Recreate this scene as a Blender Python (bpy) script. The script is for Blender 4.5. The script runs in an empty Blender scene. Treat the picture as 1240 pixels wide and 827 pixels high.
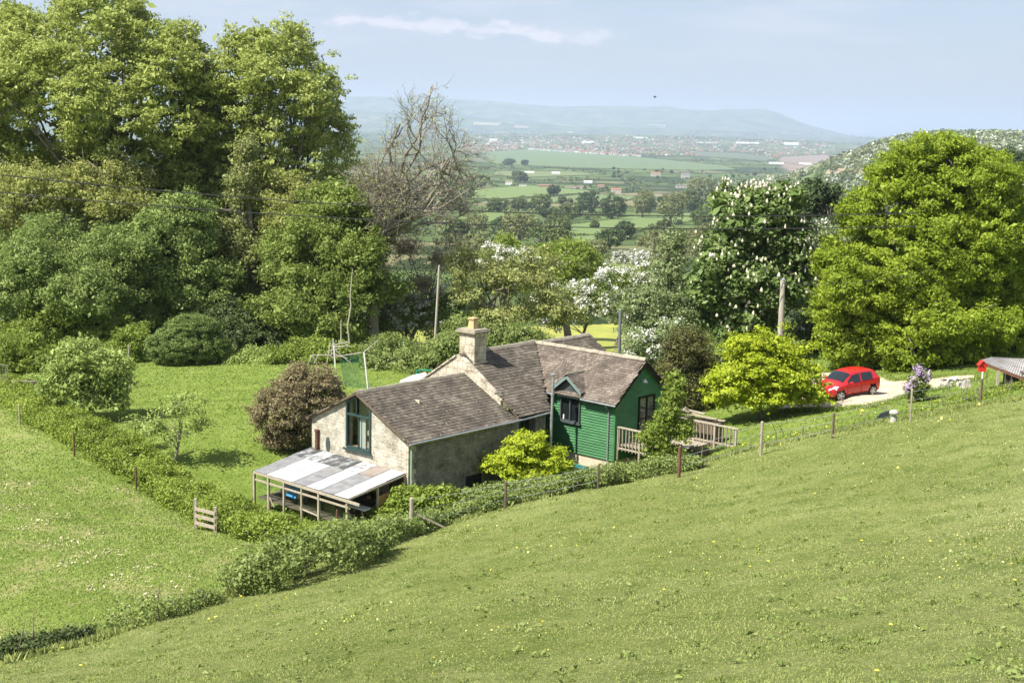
import bpy, math, random
import numpy as np
R = math.radians
rng = np.random.default_rng(7); random.seed(7)
scn = bpy.context.scene
col = scn.collection
# ------------------------------------------------------------------ camera
F, PITCH, ROLL, CZ = 1649.0, .15903, .02213, 16.0
cam = bpy.data.cameras.new('camera'); cam.sensor_width = 36; cam.lens = F / 1240 * 36
cam.clip_start = .5; cam.clip_end = 120000
co = bpy.data.objects.new('camera', cam); col.objects.link(co)
from mathutils import Matrix, Vector
co.matrix_world = Matrix.Translation((0, 0, CZ)) @ Matrix.Rotation(R(90) - PITCH, 4, 'X') @ Matrix.Rotation(ROLL, 4, 'Z')
scn.camera = co
# ------------------------------------------------------------------ sky and sun
SUN_AZ, SUN_EL = R(-122), R(53)
w = bpy.data.worlds.new('World'); scn.world = w; w.use_nodes = True
nt = w.node_tree; N = nt.nodes; L = nt.links; N.clear()
out = N.new('ShaderNodeOutputWorld'); bg = N.new('ShaderNodeBackground'); bg.inputs[1].default_value = .053
sky = N.new('ShaderNodeTexSky'); sky.sky_type = 'NISHITA'; sky.sun_disc = False
sky.sun_elevation = SUN_EL; sky.sun_rotation = SUN_AZ; sky.altitude = 200; sky.air_density = 1.1; sky.dust_density = 1.2; sky.ozone_density = 2.2
# thin broken cloud bands, laid out by direction in the sky
tc = N.new('ShaderNodeTexCoord'); sep = N.new('ShaderNodeSeparateXYZ'); L.new(tc.outputs['Generated'], sep.inputs[0])
def wm(op, a, b=None, c=None):
    n = N.new('ShaderNodeMath'); n.operation = op
    for i, v in enumerate((a, b, c)):
        if v is None: continue
        if isinstance(v, (int, float)): n.inputs[i].default_value = v
        else: L.new(v, n.inputs[i])
    return n.outputs[0]
az = wm('ARCTAN2', sep.outputs[0], sep.outputs[1]); el = wm('ARCSINE', sep.outputs[2])
cmb = N.new('ShaderNodeCombineXYZ'); L.new(wm('MULTIPLY', az, 42), cmb.inputs[0]); L.new(wm('MULTIPLY', el, 95), cmb.inputs[1])
nz = N.new('ShaderNodeTexNoise'); nz.inputs['Scale'].default_value = 1.0; nz.inputs['Detail'].default_value = 9; nz.inputs['Roughness'].default_value = .6
L.new(cmb.outputs[0], nz.inputs['Vector'])
# band centre tilts a little: el0 = .081 - .05*az ; band between az -.15 and +.08
elc = wm('SUBTRACT', el, wm('MULTIPLY_ADD', az, -.05, .0640))
e1_ = wm('SUBTRACT', 1, wm('ABSOLUTE', wm('DIVIDE', elc, .0145)))
a1_ = wm('SUBTRACT', 1, wm('POWER', wm('ABSOLUTE', wm('DIVIDE', wm('ADD', az, .033), .125)), 6))
band = wm('MULTIPLY', wm('MAXIMUM', e1_, 0), wm('MAXIMUM', a1_, 0))
dens = wm('MULTIPLY', wm('SUBTRACT', wm('MULTIPLY_ADD', band, .40, nz.outputs[0]), .74), 6.0)
cl = N.new('ShaderNodeClamp'); L.new(dens, cl.inputs[0])
up = wm('MULTIPLY', cl.outputs[0], .55)
# a faint high veil toward the upper right
cmb2 = N.new('ShaderNodeCombineXYZ'); L.new(wm('MULTIPLY', az, 6), cmb2.inputs[0]); L.new(wm('MULTIPLY', el, 34), cmb2.inputs[1])
nz2 = N.new('ShaderNodeTexNoise'); nz2.inputs['Scale'].default_value = 1.3; nz2.inputs['Detail'].default_value = 6; L.new(cmb2.outputs[0], nz2.inputs['Vector'])
veil = wm('MULTIPLY', wm('MULTIPLY', wm('MAXIMUM', wm('SUBTRACT', nz2.outputs[0], .45), 0), 1.4), wm('MINIMUM', wm('MULTIPLY', wm('MAXIMUM', wm('SUBTRACT', el, .03), 0), 18), 1))
tot = wm('MINIMUM', wm('ADD', up, veil), .85)
pale = N.new('ShaderNodeMixRGB'); pale.inputs[0].default_value = .45; pale.inputs[2].default_value = (6.1, 6.9, 9.3, 1); L.new(sky.outputs[0], pale.inputs[1])
mixc = N.new('ShaderNodeMixRGB'); L.new(tot, mixc.inputs[0]); L.new(pale.outputs[0], mixc.inputs[1]); mixc.inputs[2].default_value = (9.8, 8.9, 9.6, 1)
L.new(mixc.outputs[0], bg.inputs[0]); L.new(bg.outputs[0], out.inputs[0])
sl = bpy.data.lights.new('sun', 'SUN'); sl.energy = 5.0; sl.angle = R(.6); sl.color = (1, .95, .86)
so = bpy.data.objects.new('sun', sl); col.objects.link(so)
sd = Vector((math.sin(SUN_AZ) * math.cos(SUN_EL), math.cos(SUN_AZ) * math.cos(SUN_EL), math.sin(SUN_EL)))
so.rotation_euler = sd.to_track_quat('Z', 'Y').to_euler(); so.location = (-40, 10, 60)
scn.view_settings.view_transform = 'Standard'; scn.view_settings.look = 'None'; scn.view_settings.gamma = 1
scn.view_settings.use_curve_mapping = False; scn.view_settings.exposure = 1.08
scn.render.engine = 'CYCLES'; scn.cycles.max_bounces = 6; scn.cycles.diffuse_bounces = 3; scn.cycles.transparent_max_bounces = 8
scn.cycles.volume_bounces = 1
scn.cycles.use_denoising = True

# ------------------------------------------------------------------ helpers
def ray(px, py):
    a, b = px - 620, py - 413.5
    u = a * math.cos(ROLL) + b * math.sin(ROLL); v = -a * math.sin(ROLL) + b * math.cos(ROLL)
    x = u / F; y = -v / F
    return np.array([x, math.cos(PITCH) + y * math.sin(PITCH), -math.sin(PITCH) + y * math.cos(PITCH)])
def at(px, py, Y):
    d = ray(px, py); return np.array([0, 0, CZ]) + d * Y / d[1]
TH = .732
E1 = np.array([math.sin(TH), math.cos(TH), 0.]); E2 = np.array([E1[1], -E1[0], 0.]); UZ = np.array([0, 0, 1.])
HO = np.array([-4.726, 62., 0.])
def H(s, t, z): return HO + s * E1 + t * E2 + z * UZ

def meta(o, label=None, cat=None, group=None, kind=None):
    if label: o['label'] = label
    if cat: o['category'] = cat
    if group: o['group'] = group
    if kind: o['kind'] = kind
    return o
def empty(name, loc, label, cat, group=None, kind=None):
    o = bpy.data.objects.new(name, None); col.objects.link(o); o.location = tuple(float(v) for v in loc); o.empty_display_size = .3
    return meta(o, label, cat, group, kind)
def origin(o):
    v = np.zeros(3)
    while o is not None: v += np.array(o.location); o = o.parent
    return v
def np_mesh(name, V, Fc, mats, parent=None, loc=None, midx=None, smooth=False, nper=4):
    """V world coords (n,3), Fc (m,nper) int"""
    org = origin(parent) if parent is not None else (np.array(loc, float) if loc is not None else np.zeros(3))
    me = bpy.data.meshes.new(name); V = np.asarray(V, np.float32) - org.astype(np.float32); Fc = np.asarray(Fc, np.int32)
    me.vertices.add(len(V)); me.vertices.foreach_set('co', V.ravel())
    m = len(Fc); me.loops.add(m * nper); me.loops.foreach_set('vertex_index', Fc.ravel())
    me.polygons.add(m); me.polygons.foreach_set('loop_start', np.arange(0, m * nper, nper, dtype=np.int32))
    try: me.polygons.foreach_set('loop_total', np.full(m, nper, np.int32))
    except Exception: pass
    for mt in (mats if isinstance(mats, (list, tuple)) else [mats]): me.materials.append(mt)
    if midx is not None: me.polygons.foreach_set('material_index', np.asarray(midx, np.int32))
    if smooth: me.polygons.foreach_set('use_smooth', np.ones(m, bool))
    me.update(calc_edges=True)
    o = bpy.data.objects.new(name, me); col.objects.link(o)
    if parent is not None: o.parent = parent
    else: o.location = tuple(float(v) for v in org)
    return o
class MB:
    def __init__(s): s.v = []; s.f = []; s.m = []; s.mi = 0
    def add(s, vs, fs):
        b = len(s.v); s.v += [tuple(map(float, p)) for p in vs]; s.f += [tuple(b + i for i in f) for f in fs]; s.m += [s.mi] * len(fs)
    def hexa(s, p):   # 8 points: bottom ring 0-3, top ring 4-7
        s.add(p, [(3, 2, 1, 0), (4, 5, 6, 7), (0, 1, 5, 4), (1, 2, 6, 5), (2, 3, 7, 6), (3, 0, 4, 7)])
    def box(s, c, hx, hy, hz):  # half vectors
        c, hx, hy, hz = map(np.asarray, (c, hx, hy, hz))
        s.hexa([c - hx - hy - hz, c + hx - hy - hz, c + hx + hy - hz, c - hx + hy - hz, c - hx - hy + hz, c + hx - hy + hz, c + hx + hy + hz, c - hx + hy + hz])
    def hb(s, s0, s1, t0, t1, z0, z1):  # box in house axes
        s.hexa([H(s0, t0, z0), H(s0, t1, z0), H(s1, t1, z0), H(s1, t0, z0), H(s0, t0, z1), H(s0, t1, z1), H(s1, t1, z1), H(s1, t0, z1)])
    def prism(s, pts, off):
        n = len(pts); pts = [np.asarray(p, float) for p in pts]; off = np.asarray(off, float)
        s.add(pts + [p + off for p in pts], [tuple(range(n))[::-1], tuple(range(n, 2 * n))] + [(i, (i + 1) % n, n + (i + 1) % n, n + i) for i in range(n)])
    def beam(s, a, b, w, h, up=(0, 0, 1)):
        a, b = np.asarray(a, float), np.asarray(b, float); d = b - a; l = np.linalg.norm(d); d /= l
        x = np.cross(d, up); x /= (np.linalg.norm(x) + 1e-9); y = np.cross(x, d)
        s.box((a + b) / 2, d * l / 2, x * w / 2, y * h / 2)
    def tube(s, pts, rs, n=8, cap=True):
        pts = [np.asarray(p, float) for p in pts]
        if not hasattr(rs, '__len__'): rs = [rs] * len(pts)
        b = len(s.v); k = len(pts); ref = None
        for i, p in enumerate(pts):
            d = pts[min(i + 1, k - 1)] - pts[max(i - 1, 0)]; d = d / (np.linalg.norm(d) + 1e-9)
            if ref is None: ref = np.array([1, 0, 0.]) if abs(d[0]) < .8 else np.array([0, 1., 0])
            x = ref - d * (ref @ d); x /= (np.linalg.norm(x) + 1e-9); y = np.cross(d, x); ref = x
            for j in range(n):
                a = 2 * math.pi * j / n; q = p + rs[i] * (x * math.cos(a) + y * math.sin(a)); s.v.append((float(q[0]), float(q[1]), float(q[2])))
        for i in range(k - 1):
            for j in range(n):
                j2 = (j + 1) % n; s.f.append((b + i * n + j, b + i * n + j2, b + (i + 1) * n + j2, b + (i + 1) * n + j)); s.m.append(s.mi)
        if cap:
            s.f.append(tuple(b + j for j in range(n))[::-1]); s.f.append(tuple(b + (k - 1) * n + j for j in range(n))); s.m += [s.mi] * 2
    def cyl(s, a, b, r, n=12): s.tube([a, b], [r, r], n)
    def build(s, name, mats, parent=None, loc=None, smooth=False):
        org = origin(parent) if parent is not None else (np.array(loc, float) if loc is not None else np.zeros(3))
        me = bpy.data.meshes.new(name); me.from_pydata([(x - org[0], y - org[1], z - org[2]) for x, y, z in s.v], [], s.f)
        for mt in (mats if isinstance(mats, (list, tuple)) else [mats]): me.materials.append(mt)
        me.polygons.foreach_set('material_index', s.m)
        if smooth: me.polygons.foreach_set('use_smooth', [True] * len(s.f))
        me.update(); o = bpy.data.objects.new(name, me); col.objects.link(o)
        if parent is not None: o.parent = parent
        else: o.location = tuple(float(v) for v in org)
        return o
def copy_tree(o, loc, rz=0., sc=None, label=None):
    c = o.copy(); col.objects.link(c); c.location = tuple(float(v) for v in loc); c.rotation_euler = (0, 0, rz)
    if sc is not None: c.scale = sc if hasattr(sc, '__len__') else (sc,) * 3
    if label: c['label'] = label
    for ch in list(o.children):
        d = ch.copy(); col.objects.link(d); d.parent = c
    return c

# ------------------------------------------------------------------ materials
def mat(name, c, rough=.8, metal=0., c2=None, scale=3., bump=0., bscale=30., spec=.3, coord='Object', detail=6, stretch=None, c3=None):
    m = bpy.data.materials.new(name); m.use_nodes = True; n = m.node_tree.nodes; l = m.node_tree.links; p = n['Principled BSDF']
    p.inputs['Roughness'].default_value = rough; p.inputs['Metallic'].default_value = metal
    p.inputs['Specular IOR Level'].default_value = spec; p.inputs['Base Color'].default_value = (*c, 1)
    t = n.new('ShaderNodeTexCoord'); src = t.outputs[coord]
    if stretch:
        mp = n.new('ShaderNodeMapping'); mp.inputs['Scale'].default_value = stretch; l.new(src, mp.inputs[0]); src = mp.outputs[0]
    if c2:
        z = n.new('ShaderNodeTexNoise'); z.inputs['Scale'].default_value = scale; z.inputs['Detail'].default_value = detail; z.inputs['Roughness'].default_value = .65; l.new(src, z.inputs['Vector'])
        r = n.new('ShaderNodeValToRGB'); r.color_ramp.elements[0].position = .35; r.color_ramp.elements[1].position = .65
        r.color_ramp.elements[0].color = (*c, 1); r.color_ramp.elements[1].color = (*c2, 1)
        if c3: e = r.color_ramp.elements.new(.5); e.color = (*c3, 1)
        l.new(z.outputs[0], r.inputs[0]); l.new(r.outputs[0], p.inputs['Base Color'])
    if bump:
        z = n.new('ShaderNodeTexNoise'); z.inputs['Scale'].default_value = bscale; z.inputs['Detail'].default_value = 4; l.new(src, z.inputs['Vector'])
        b = n.new('ShaderNodeBump'); b.inputs['Strength'].default_value = bump; b.inputs['Distance'].default_value = .05; l.new(z.outputs[0], b.inputs['Height']); l.new(b.outputs[0], p.inputs['Normal'])
    return m
def leafmat(name, c1, c2, tr=.35, patch=.5, rough=.55, spec=.25, c3=None):
    m = bpy.data.materials.new(name); m.use_nodes = True; n = m.node_tree.nodes; l = m.node_tree.links; p = n['Principled BSDF']
    g = n.new('ShaderNodeNewGeometry'); t = n.new('ShaderNodeTexCoord')
    z = n.new('ShaderNodeTexNoise'); z.inputs['Scale'].default_value = patch; z.inputs['Detail'].default_value = 3; l.new(t.outputs['Object'], z.inputs['Vector'])
    a = n.new('ShaderNodeMath'); a.operation = 'MULTIPLY_ADD'; l.new(g.outputs['Random Per Island'], a.inputs[0]); a.inputs[1].default_value = .6; 
    s = n.new('ShaderNodeMath'); s.operation = 'MULTIPLY_ADD'; l.new(z.outputs[0], s.inputs[0]); s.inputs[1].default_value = 1.6; s.inputs[2].default_value = -.6; l.new(s.outputs[0], a.inputs[2])
    r = n.new('ShaderNodeValToRGB'); r.color_ramp.elements[0].color = (*c1, 1); r.color_ramp.elements[1].color = (*c2, 1)
    if c3: e = r.color_ramp.elements.new(.93); e.color = (*c2, 1); r.color_ramp.elements[2].color = (*c3, 1)
    l.new(a.outputs[0], r.inputs[0]); l.new(r.outputs[0], p.inputs['Base Color']); p.inputs['Roughness'].default_value = rough; p.inputs['Specular IOR Level'].default_value = spec
    tb = n.new('ShaderNodeBsdfTranslucent'); l.new(r.outputs[0], tb.inputs[0]); mx = n.new('ShaderNodeMixShader'); mx.inputs[0].default_value = tr
    l.new(p.outputs[0], mx.inputs[1]); l.new(tb.outputs[0], mx.inputs[2]); l.new(mx.outputs[0], n['Material Output'].inputs[0])
    return m
def glassmat(name, tint=(.9, .95, .95), a=.7):
    m = bpy.data.materials.new(name); m.use_nodes = True; n = m.node_tree.nodes; l = m.node_tree.links; p = n['Principled BSDF']
    g = n.new('ShaderNodeBsdfGlossy'); g.inputs['Roughness'].default_value = .03; tr = n.new('ShaderNodeBsdfTransparent'); tr.inputs[0].default_value = (*tint, 1)
    mx = n.new('ShaderNodeMixShader'); lw = n.new('ShaderNodeLayerWeight'); pw = n.new('ShaderNodeMath'); pw.operation = 'POWER'; pw.inputs[1].default_value = 4; l.new(lw.outputs['Facing'], pw.inputs[0])
    fr = n.new('ShaderNodeMath'); fr.operation = 'MULTIPLY_ADD'; fr.inputs[1].default_value = .5; fr.inputs[2].default_value = .035; l.new(pw.outputs[0], fr.inputs[0])
    l.new(fr.outputs[0], mx.inputs[0]); l.new(tr.outputs[0], mx.inputs[1]); l.new(g.outputs[0], mx.inputs[2]); l.new(mx.outputs[0], n['Material Output'].inputs[0])
    n.remove(p); return m
def stone_mat(name, c1, c2, mortar, bw=.45, bh=.16):
    m = bpy.data.materials.new(name); m.use_nodes = True; n = m.node_tree.nodes; l = m.node_tree.links; p = n['Principled BSDF']; p.inputs['Roughness'].default_value = .95; p.inputs['Specular IOR Level'].default_value = .1
    t = n.new('ShaderNodeNewGeometry'); mp = n.new('ShaderNodeMapping'); mp.inputs['Rotation'].default_value = (0, 0, TH - math.pi / 2); l.new(t.outputs['Position'], mp.inputs[0])
    nz = n.new('ShaderNodeTexNoise'); nz.inputs['Scale'].default_value = 2.4; nz.inputs['Detail'].default_value = 4; l.new(mp.outputs[0], nz.inputs['Vector'])
    sx = n.new('ShaderNodeSeparateXYZ'); l.new(mp.outputs[0], sx.inputs[0])
    ad = n.new('ShaderNodeMath'); ad.operation = 'ADD'; l.new(sx.outputs[0], ad.inputs[0]); l.new(sx.outputs[1], ad.inputs[1])
    wz = n.new('ShaderNodeMath'); wz.operation = 'MULTIPLY_ADD'; l.new(nz.outputs[0], wz.inputs[0]); wz.inputs[1].default_value = .22; l.new(sx.outputs[2], wz.inputs[2])
    cb = n.new('ShaderNodeCombineXYZ'); l.new(ad.outputs[0], cb.inputs[0]); l.new(wz.outputs[0], cb.inputs[1])
    b = n.new('ShaderNodeTexBrick'); b.inputs['Scale'].default_value = 1; b.inputs['Brick Width'].default_value = bw; b.inputs['Row Height'].default_value = bh; b.inputs['Mortar Size'].default_value = .012; b.inputs['Mortar Smooth'].default_value = .4
    b.inputs['Color1'].default_value = (*c1, 1); b.inputs['Color2'].default_value = (*c2, 1); b.inputs['Mortar'].default_value = (*mortar, 1); b.squash = .7; l.new(cb.outputs[0], b.inputs['Vector'])
    z = n.new('ShaderNodeTexNoise'); z.inputs['Scale'].default_value = 1.6; z.inputs['Detail'].default_value = 9; z.inputs['Roughness'].default_value = .75; l.new(mp.outputs[0], z.inputs['Vector'])
    r = n.new('ShaderNodeValToRGB'); r.color_ramp.elements[0].position = .36; r.color_ramp.elements[0].color = (.50, .47, .43, 1); r.color_ramp.elements[1].position = .56; r.color_ramp.elements[1].color = (1, 1, 1, 1); l.new(z.outputs[0], r.inputs[0])
    mx = n.new('ShaderNodeMixRGB'); mx.blend_type = 'MULTIPLY'; mx.inputs[0].default_value = 1; l.new(b.outputs[0], mx.inputs[1]); l.new(r.outputs[0], mx.inputs[2]); l.new(mx.outputs[0], p.inputs['Base Color'])
    z2 = n.new('ShaderNodeTexNoise'); z2.inputs['Scale'].default_value = 11; z2.inputs['Detail'].default_value = 5; l.new(mp.outputs[0], z2.inputs['Vector'])
    hs = n.new('ShaderNodeMath'); hs.operation = 'SUBTRACT'; l.new(z2.outputs[0], hs.inputs[0]); l.new(b.outputs['Fac'], hs.inputs[1])
    bp = n.new('ShaderNodeBump'); bp.inputs['Strength'].default_value = .8; bp.inputs['Distance'].default_value = .05; l.new(hs.outputs[0], bp.inputs['Height']); l.new(bp.outputs[0], p.inputs['Normal'])
    return m
def tile_mat(name, c1, c2, c3):
    m = bpy.data.materials.new(name); m.use_nodes = True; n = m.node_tree.nodes; l = m.node_tree.links; p = n['Principled BSDF']; p.inputs['Roughness'].default_value = .9; p.inputs['Specular IOR Level'].default_value = .2
    g = n.new('ShaderNodeNewGeometry'); z = n.new('ShaderNodeTexNoise'); z.inputs['Scale'].default_value = 1.1; z.inputs['Detail'].default_value = 8; l.new(g.outputs['Position'], z.inputs['Vector'])
    a = n.new('ShaderNodeMath'); a.operation = 'MULTIPLY_ADD'; a.inputs[1].default_value = .5; l.new(g.outputs['Random Per Island'], a.inputs[0])
    s = n.new('ShaderNodeMath'); s.operation = 'MULTIPLY_ADD'; s.inputs[1].default_value = 1.7; s.inputs[2].default_value = -.60; l.new(z.outputs[0], s.inputs[0]); l.new(s.outputs[0], a.inputs[2])
    r = n.new('ShaderNodeValToRGB'); r.color_ramp.elements[0].color = (*c1, 1); r.color_ramp.elements[1].color = (*c3, 1); e = r.color_ramp.elements.new(.55); e.color = (*c2, 1)
    l.new(a.outputs[0], r.inputs[0])
    # lichen spots
    v = n.new('ShaderNodeTexNoise'); v.inputs['Scale'].default_value = 9; v.inputs['Detail'].default_value = 5; l.new(g.outputs['Position'], v.inputs['Vector'])
    th = n.new('ShaderNodeValToRGB'); th.color_ramp.elements[0].position = .66; th.color_ramp.elements[1].position = .70; l.new(v.outputs[0], th.inputs[0])
    mx = n.new('ShaderNodeMixRGB'); l.new(th.outputs[0], mx.inputs[0]); l.new(r.outputs[0], mx.inputs[1]); mx.inputs[2].default_value = (.42, .40, .33, 1)
    l.new(mx.outputs[0], p.inputs['Base Color']); return m

M = dict(
 bark=mat('bark', (.10, .085, .06), c2=(.2, .18, .14), scale=6, bump=.5),
 bark_pale=mat('pale_bark', (.17, .15, .115), c2=(.30, .27, .22), scale=5, bump=.4),
 bark_dark=mat('dark_bark', (.05, .045, .035), c2=(.10, .09, .07), scale=6, bump=.4),
 stone=stone_mat('limestone', (.52, .49, .41), (.43, .405, .335), (.49, .47, .40)),
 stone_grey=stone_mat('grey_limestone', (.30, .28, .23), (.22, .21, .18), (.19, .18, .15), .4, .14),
 ashlar=stone_mat('ashlar', (.60, .54, .43), (.50, .45, .36), (.30, .27, .22), .5, .42),
 coping=mat('coping', (.36, .32, .24), c2=(.22, .20, .16), scale=4, bump=.4),
 pot=mat('terracotta_pot', (.50, .37, .18), c2=(.42, .31, .17), scale=6),
 tile=tile_mat('stone_tile', (.056, .048, .039), (.10, .086, .068), (.175, .152, .12)),
 tile2=tile_mat('clay_tile', (.07, .058, .047), (.125, .102, .083), (.21, .175, .142)),
 green=mat('green_paint', (.03, .125, .042), .65, c2=(.055, .185, .07), scale=.9, stretch=(1, 1, 4), spec=.4),
 teal=mat('teal_frame', (.03, .055, .052), .45), slate=mat('slate_panel', (.045, .055, .055), .6, c2=(.07, .08, .08)),
 cream=mat('cream_render', (.55, .48, .36), c2=(.45, .39, .29), scale=2, bump=.2),
 dark=mat('dark_gap', (.012, .013, .012), .9), lead=mat('lead', (.16, .17, .17), .55, c2=(.24, .25, .25)),
 white=mat('white_paint', (.78, .78, .74), .5, c2=(.68, .68, .64), scale=5), grey_metal=mat('galvanised_metal', (.42, .43, .43), .42, .7, c2=(.55, .56, .56), scale=5),
 glass=glassmat('window_glass'), dglass=mat('dark_glass', (.012, .016, .018), .05, spec=.8),
 wood=mat('weathered_wood', (.27, .23, .17), c2=(.42, .37, .29), scale=3, stretch=(4, 4, 1), bump=.3), wood_dark=mat('dark_wood', (.09, .065, .045), c2=(.17, .13, .09), scale=4, stretch=(4, 4, 1), bump=.3),
 wood_orange=mat('orange_wood', (.42, .23, .09), c2=(.34, .18, .08)), rust=mat('rusty_steel', (.10, .05, .035), c2=(.17, .085, .05), scale=8),
 curtain=mat('curtain', (.62, .58, .50), c2=(.52, .48, .40), scale=2, stretch=(12, 12, .3)), beige=mat('beige_plaster', (.52, .45, .32), c2=(.46, .40, .29)),
 opal=mat('opal_sheet', (.50, .51, .52), .4, c2=(.33, .34, .34), scale=2.6), smoky=mat('smoky_sheet', (.16, .16, .165), .3, c2=(.26, .26, .26), scale=2.5), moss=mat('mossy_sheet', (.05, .055, .05), .6, c2=(.30, .31, .32), scale=2.6, c3=(.09, .09, .09)),
 brown_sheet=mat('brown_sheet', (.20, .165, .14), .5, c2=(.27, .23, .2), scale=2),
 red=mat('red_paint', (.50, .010, .014), .2, c2=(.44, .014, .016), scale=1.5, spec=.7), tyre=mat('tyre_rubber', (.02, .02, .02), .8), rim=mat('alloy', (.45, .45, .46), .3, .8), blackp=mat('black_plastic', (.02, .02, .02), .5),
 lamp=mat('lamp_glass', (.8, .8, .82), .1, spec=.8), redlamp=mat('red_lens', (.35, .01, .01), .2),
 wire=mat('wire', (.04, .04, .04), .6), netg=mat('green_net', (.02, .14, .09), .8), blue=mat('blue_cloth', (.10, .32, .62), .8), cloth=mat('pale_cloth', (.66, .64, .60), .9, c2=(.5, .49, .46), scale=3),
 corr=mat('corrugated_sheet', (.45, .44, .42), .6, .2, c2=(.27, .24, .21), scale=1.2), redpost=mat('red_box_paint', (.55, .03, .02), .5),
 tealbin=mat('teal_plastic', (.015, .11, .12), .45), statue=mat('pale_stone', (.42, .40, .35), c2=(.30, .285, .25), scale=5, bump=.4), pole=mat('pole_wood', (.30, .27, .22), c2=(.42, .39, .33), scale=2, stretch=(6, 6, .5)),
 steelpole=mat('grey_steel_pole', (.20, .21, .21), .5, .4), lilacf=leafmat('lilac_flower', (.50, .36, .58), (.68, .55, .72), .3), whitef=leafmat('white_blossom', (.62, .62, .55), (.80, .80, .74), .2), cream_f=leafmat('cream_candles', (.56, .53, .38), (.68, .64, .50), .15), yellowf=mat('yellow_petal', (.62, .54, .06), .6), pale_yellow=mat('pale_yellow_petal', (.72, .70, .22), .6),
)
LF = dict(
 beech=leafmat('beech_leaves', (.22, .28, .05), (.44, .49, .14), .38, .35),
 beech2=leafmat('young_beech_leaves', (.23, .29, .055), (.45, .50, .15), .38, .35),
 olive=leafmat('olive_leaves', (.20, .23, .055), (.38, .40, .12), .38, .4),
 bluegreen=leafmat('bluegreen_leaves', (.13, .20, .045), (.30, .38, .11), .32, .4),
 bright=leafmat('bright_green_leaves', (.15, .215, .03), (.31, .39, .075), .42, .5),
 maple=leafmat('maple_leaves', (.17, .245, .018), (.35, .44, .045), .42, .35),
 acer=leafmat('golden_acer_leaves', (.27, .35, .015), (.46, .53, .04), .4, .8),
 chestnut=leafmat('chestnut_leaves', (.075, .13, .028), (.19, .26, .075), .25, .5),
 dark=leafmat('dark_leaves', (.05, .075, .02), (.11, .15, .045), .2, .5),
 yew=leafmat('yew_leaves', (.07, .08, .02), (.15, .145, .045), .2, .6),
 conifer=leafmat('pale_conifer_needles', (.14, .19, .075), (.27, .33, .14), .25, .6),
 hedge=leafmat('hedge_leaves', (.14, .20, .025), (.30, .38, .06), .32, .45),
 bramble=leafmat('bramble_leaves', (.13, .185, .04), (.27, .33, .10), .28, .7),
 purple=leafmat('purple_brown_leaves', (.16, .125, .065), (.31, .27, .14), .3, .8, c3=(.16, .19, .05)),
 topiary=leafmat('box_leaves', (.09, .145, .03), (.20, .27, .07), .2, .7),
 apple=leafmat('apple_leaves', (.19, .27, .05), (.40, .49, .15), .35, .7),
 ivy=leafmat('ivy_leaves', (.16, .20, .05), (.34, .36, .14), .3, .7),
 brown=leafmat('budding_brown_leaves', (.24, .26, .08), (.42, .45, .16), .3, .5),
 far=leafmat('far_leaves', (.075, .11, .03), (.17, .21, .065), .2, .02), far2=leafmat('far_pale_leaves', (.14, .16, .06), (.25, .27, .11), .2, .05), far3=leafmat('far_dark_leaves', (.045, .075, .028), (.095, .135, .045), .2, .05),
)
# ------------------------------------------------------------------ terrain
CP = [(0,827,30),(310,827,24),(620,827,20),(930,827,17),(1240,827,14),(1240,650,30),(1240,560,42),(1240,485,60),(930,680,33),(930,560,55),(930,542,60),(620,720,32),(620,660,44),(620,612,56),(310,760,36),(310,718,43),(0,805,36),(150,765,39),
 (0,780,42.5),(0,700,48),(150,700,48),(0,600,60),(0,500,77),(240,630,59),(370,640,60),(300,600,66),(430,650,58),(493,640,59),(493,610,62),(720,590,62),(1008,525,65),(1102,508,67.5),(1187,490,69),(1030,485,76),(1150,470,80),(200,450,92),(330,480,82),(300,550,69),(460,440,95),(880,550,66),(690,590,62.5)]
PR = np.array([[105,-2.5],[150,-8.],[250,-16.],[350,-22.5],[600,-39.],[1100,-65],[2000,-94],[3200,-112],[6000,-133],[10000,-141],[22000,-146],[60000,-150.]])
cps = [at(*c) for c in CP] + [np.array(v, float) for v in [(0,0,14.35),(20,0,17.),(-20,0,11.5),(0,-20,19),(-55,60,-2.),(-55,95,-3.),(55,60,8.),(55,95,4.),(10,110,-2.5),(-40,112,-3.4),(45,112,1.5),(0,135,-6.),(-60,135,-6.),(60,135,-3),(0,160,-9),(-60,160,-9.5),(60,160,-7),(9.5,67,-.3)]] + [H(11.3, .5, -1.95), H(11.2, 3.2, -1.75), H(9, 1, -2.0)]
cps = np.array(cps)
def _k(a, b): return np.sqrt(((a[:, None, :2] - b[None, :, :2]) ** 2).sum(-1) + 9.)
_A = np.zeros((len(cps) + 3,) * 2); _A[:-3, :-3] = _k(cps, cps) - .25 * np.eye(len(cps)); _A[:-3, -3:] = np.c_[np.ones(len(cps)), cps[:, :2]]; _A[-3:, :-3] = _A[:-3, -3:].T
_W = np.linalg.solve(_A, np.r_[cps[:, 2], 0, 0, 0])
EDGE = np.array([at(*c)[:2] for c in [(-260,875,30),(0,805,36),(130,770,39),(250,737,42),(310,716,44),(430,675,52),(520,640,55),(620,612,57),(720,588,61),(800,575,62.5),(920,548,61.5),(1008,522,65),(1102,507,67.5),(1187,488,68),(1240,480,68)]])
def edgeY(x): return np.interp(x, EDGE[:, 0], EDGE[:, 1])
def sst(x, a, b): t = np.clip((x - a) / (b - a), 0, 1); return t * t * (3 - 2 * t)
def _near(x, y):
    out = np.empty(len(x))
    for i in range(0, len(x), 20000):
        p = np.c_[np.clip(x[i:i+20000], -70, 70), np.clip(y[i:i+20000], -25, 160)]
        out[i:i+20000] = _k(p, cps) @ _W[:-3] + _W[-3] + p @ _W[-2:]
    return out
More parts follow.
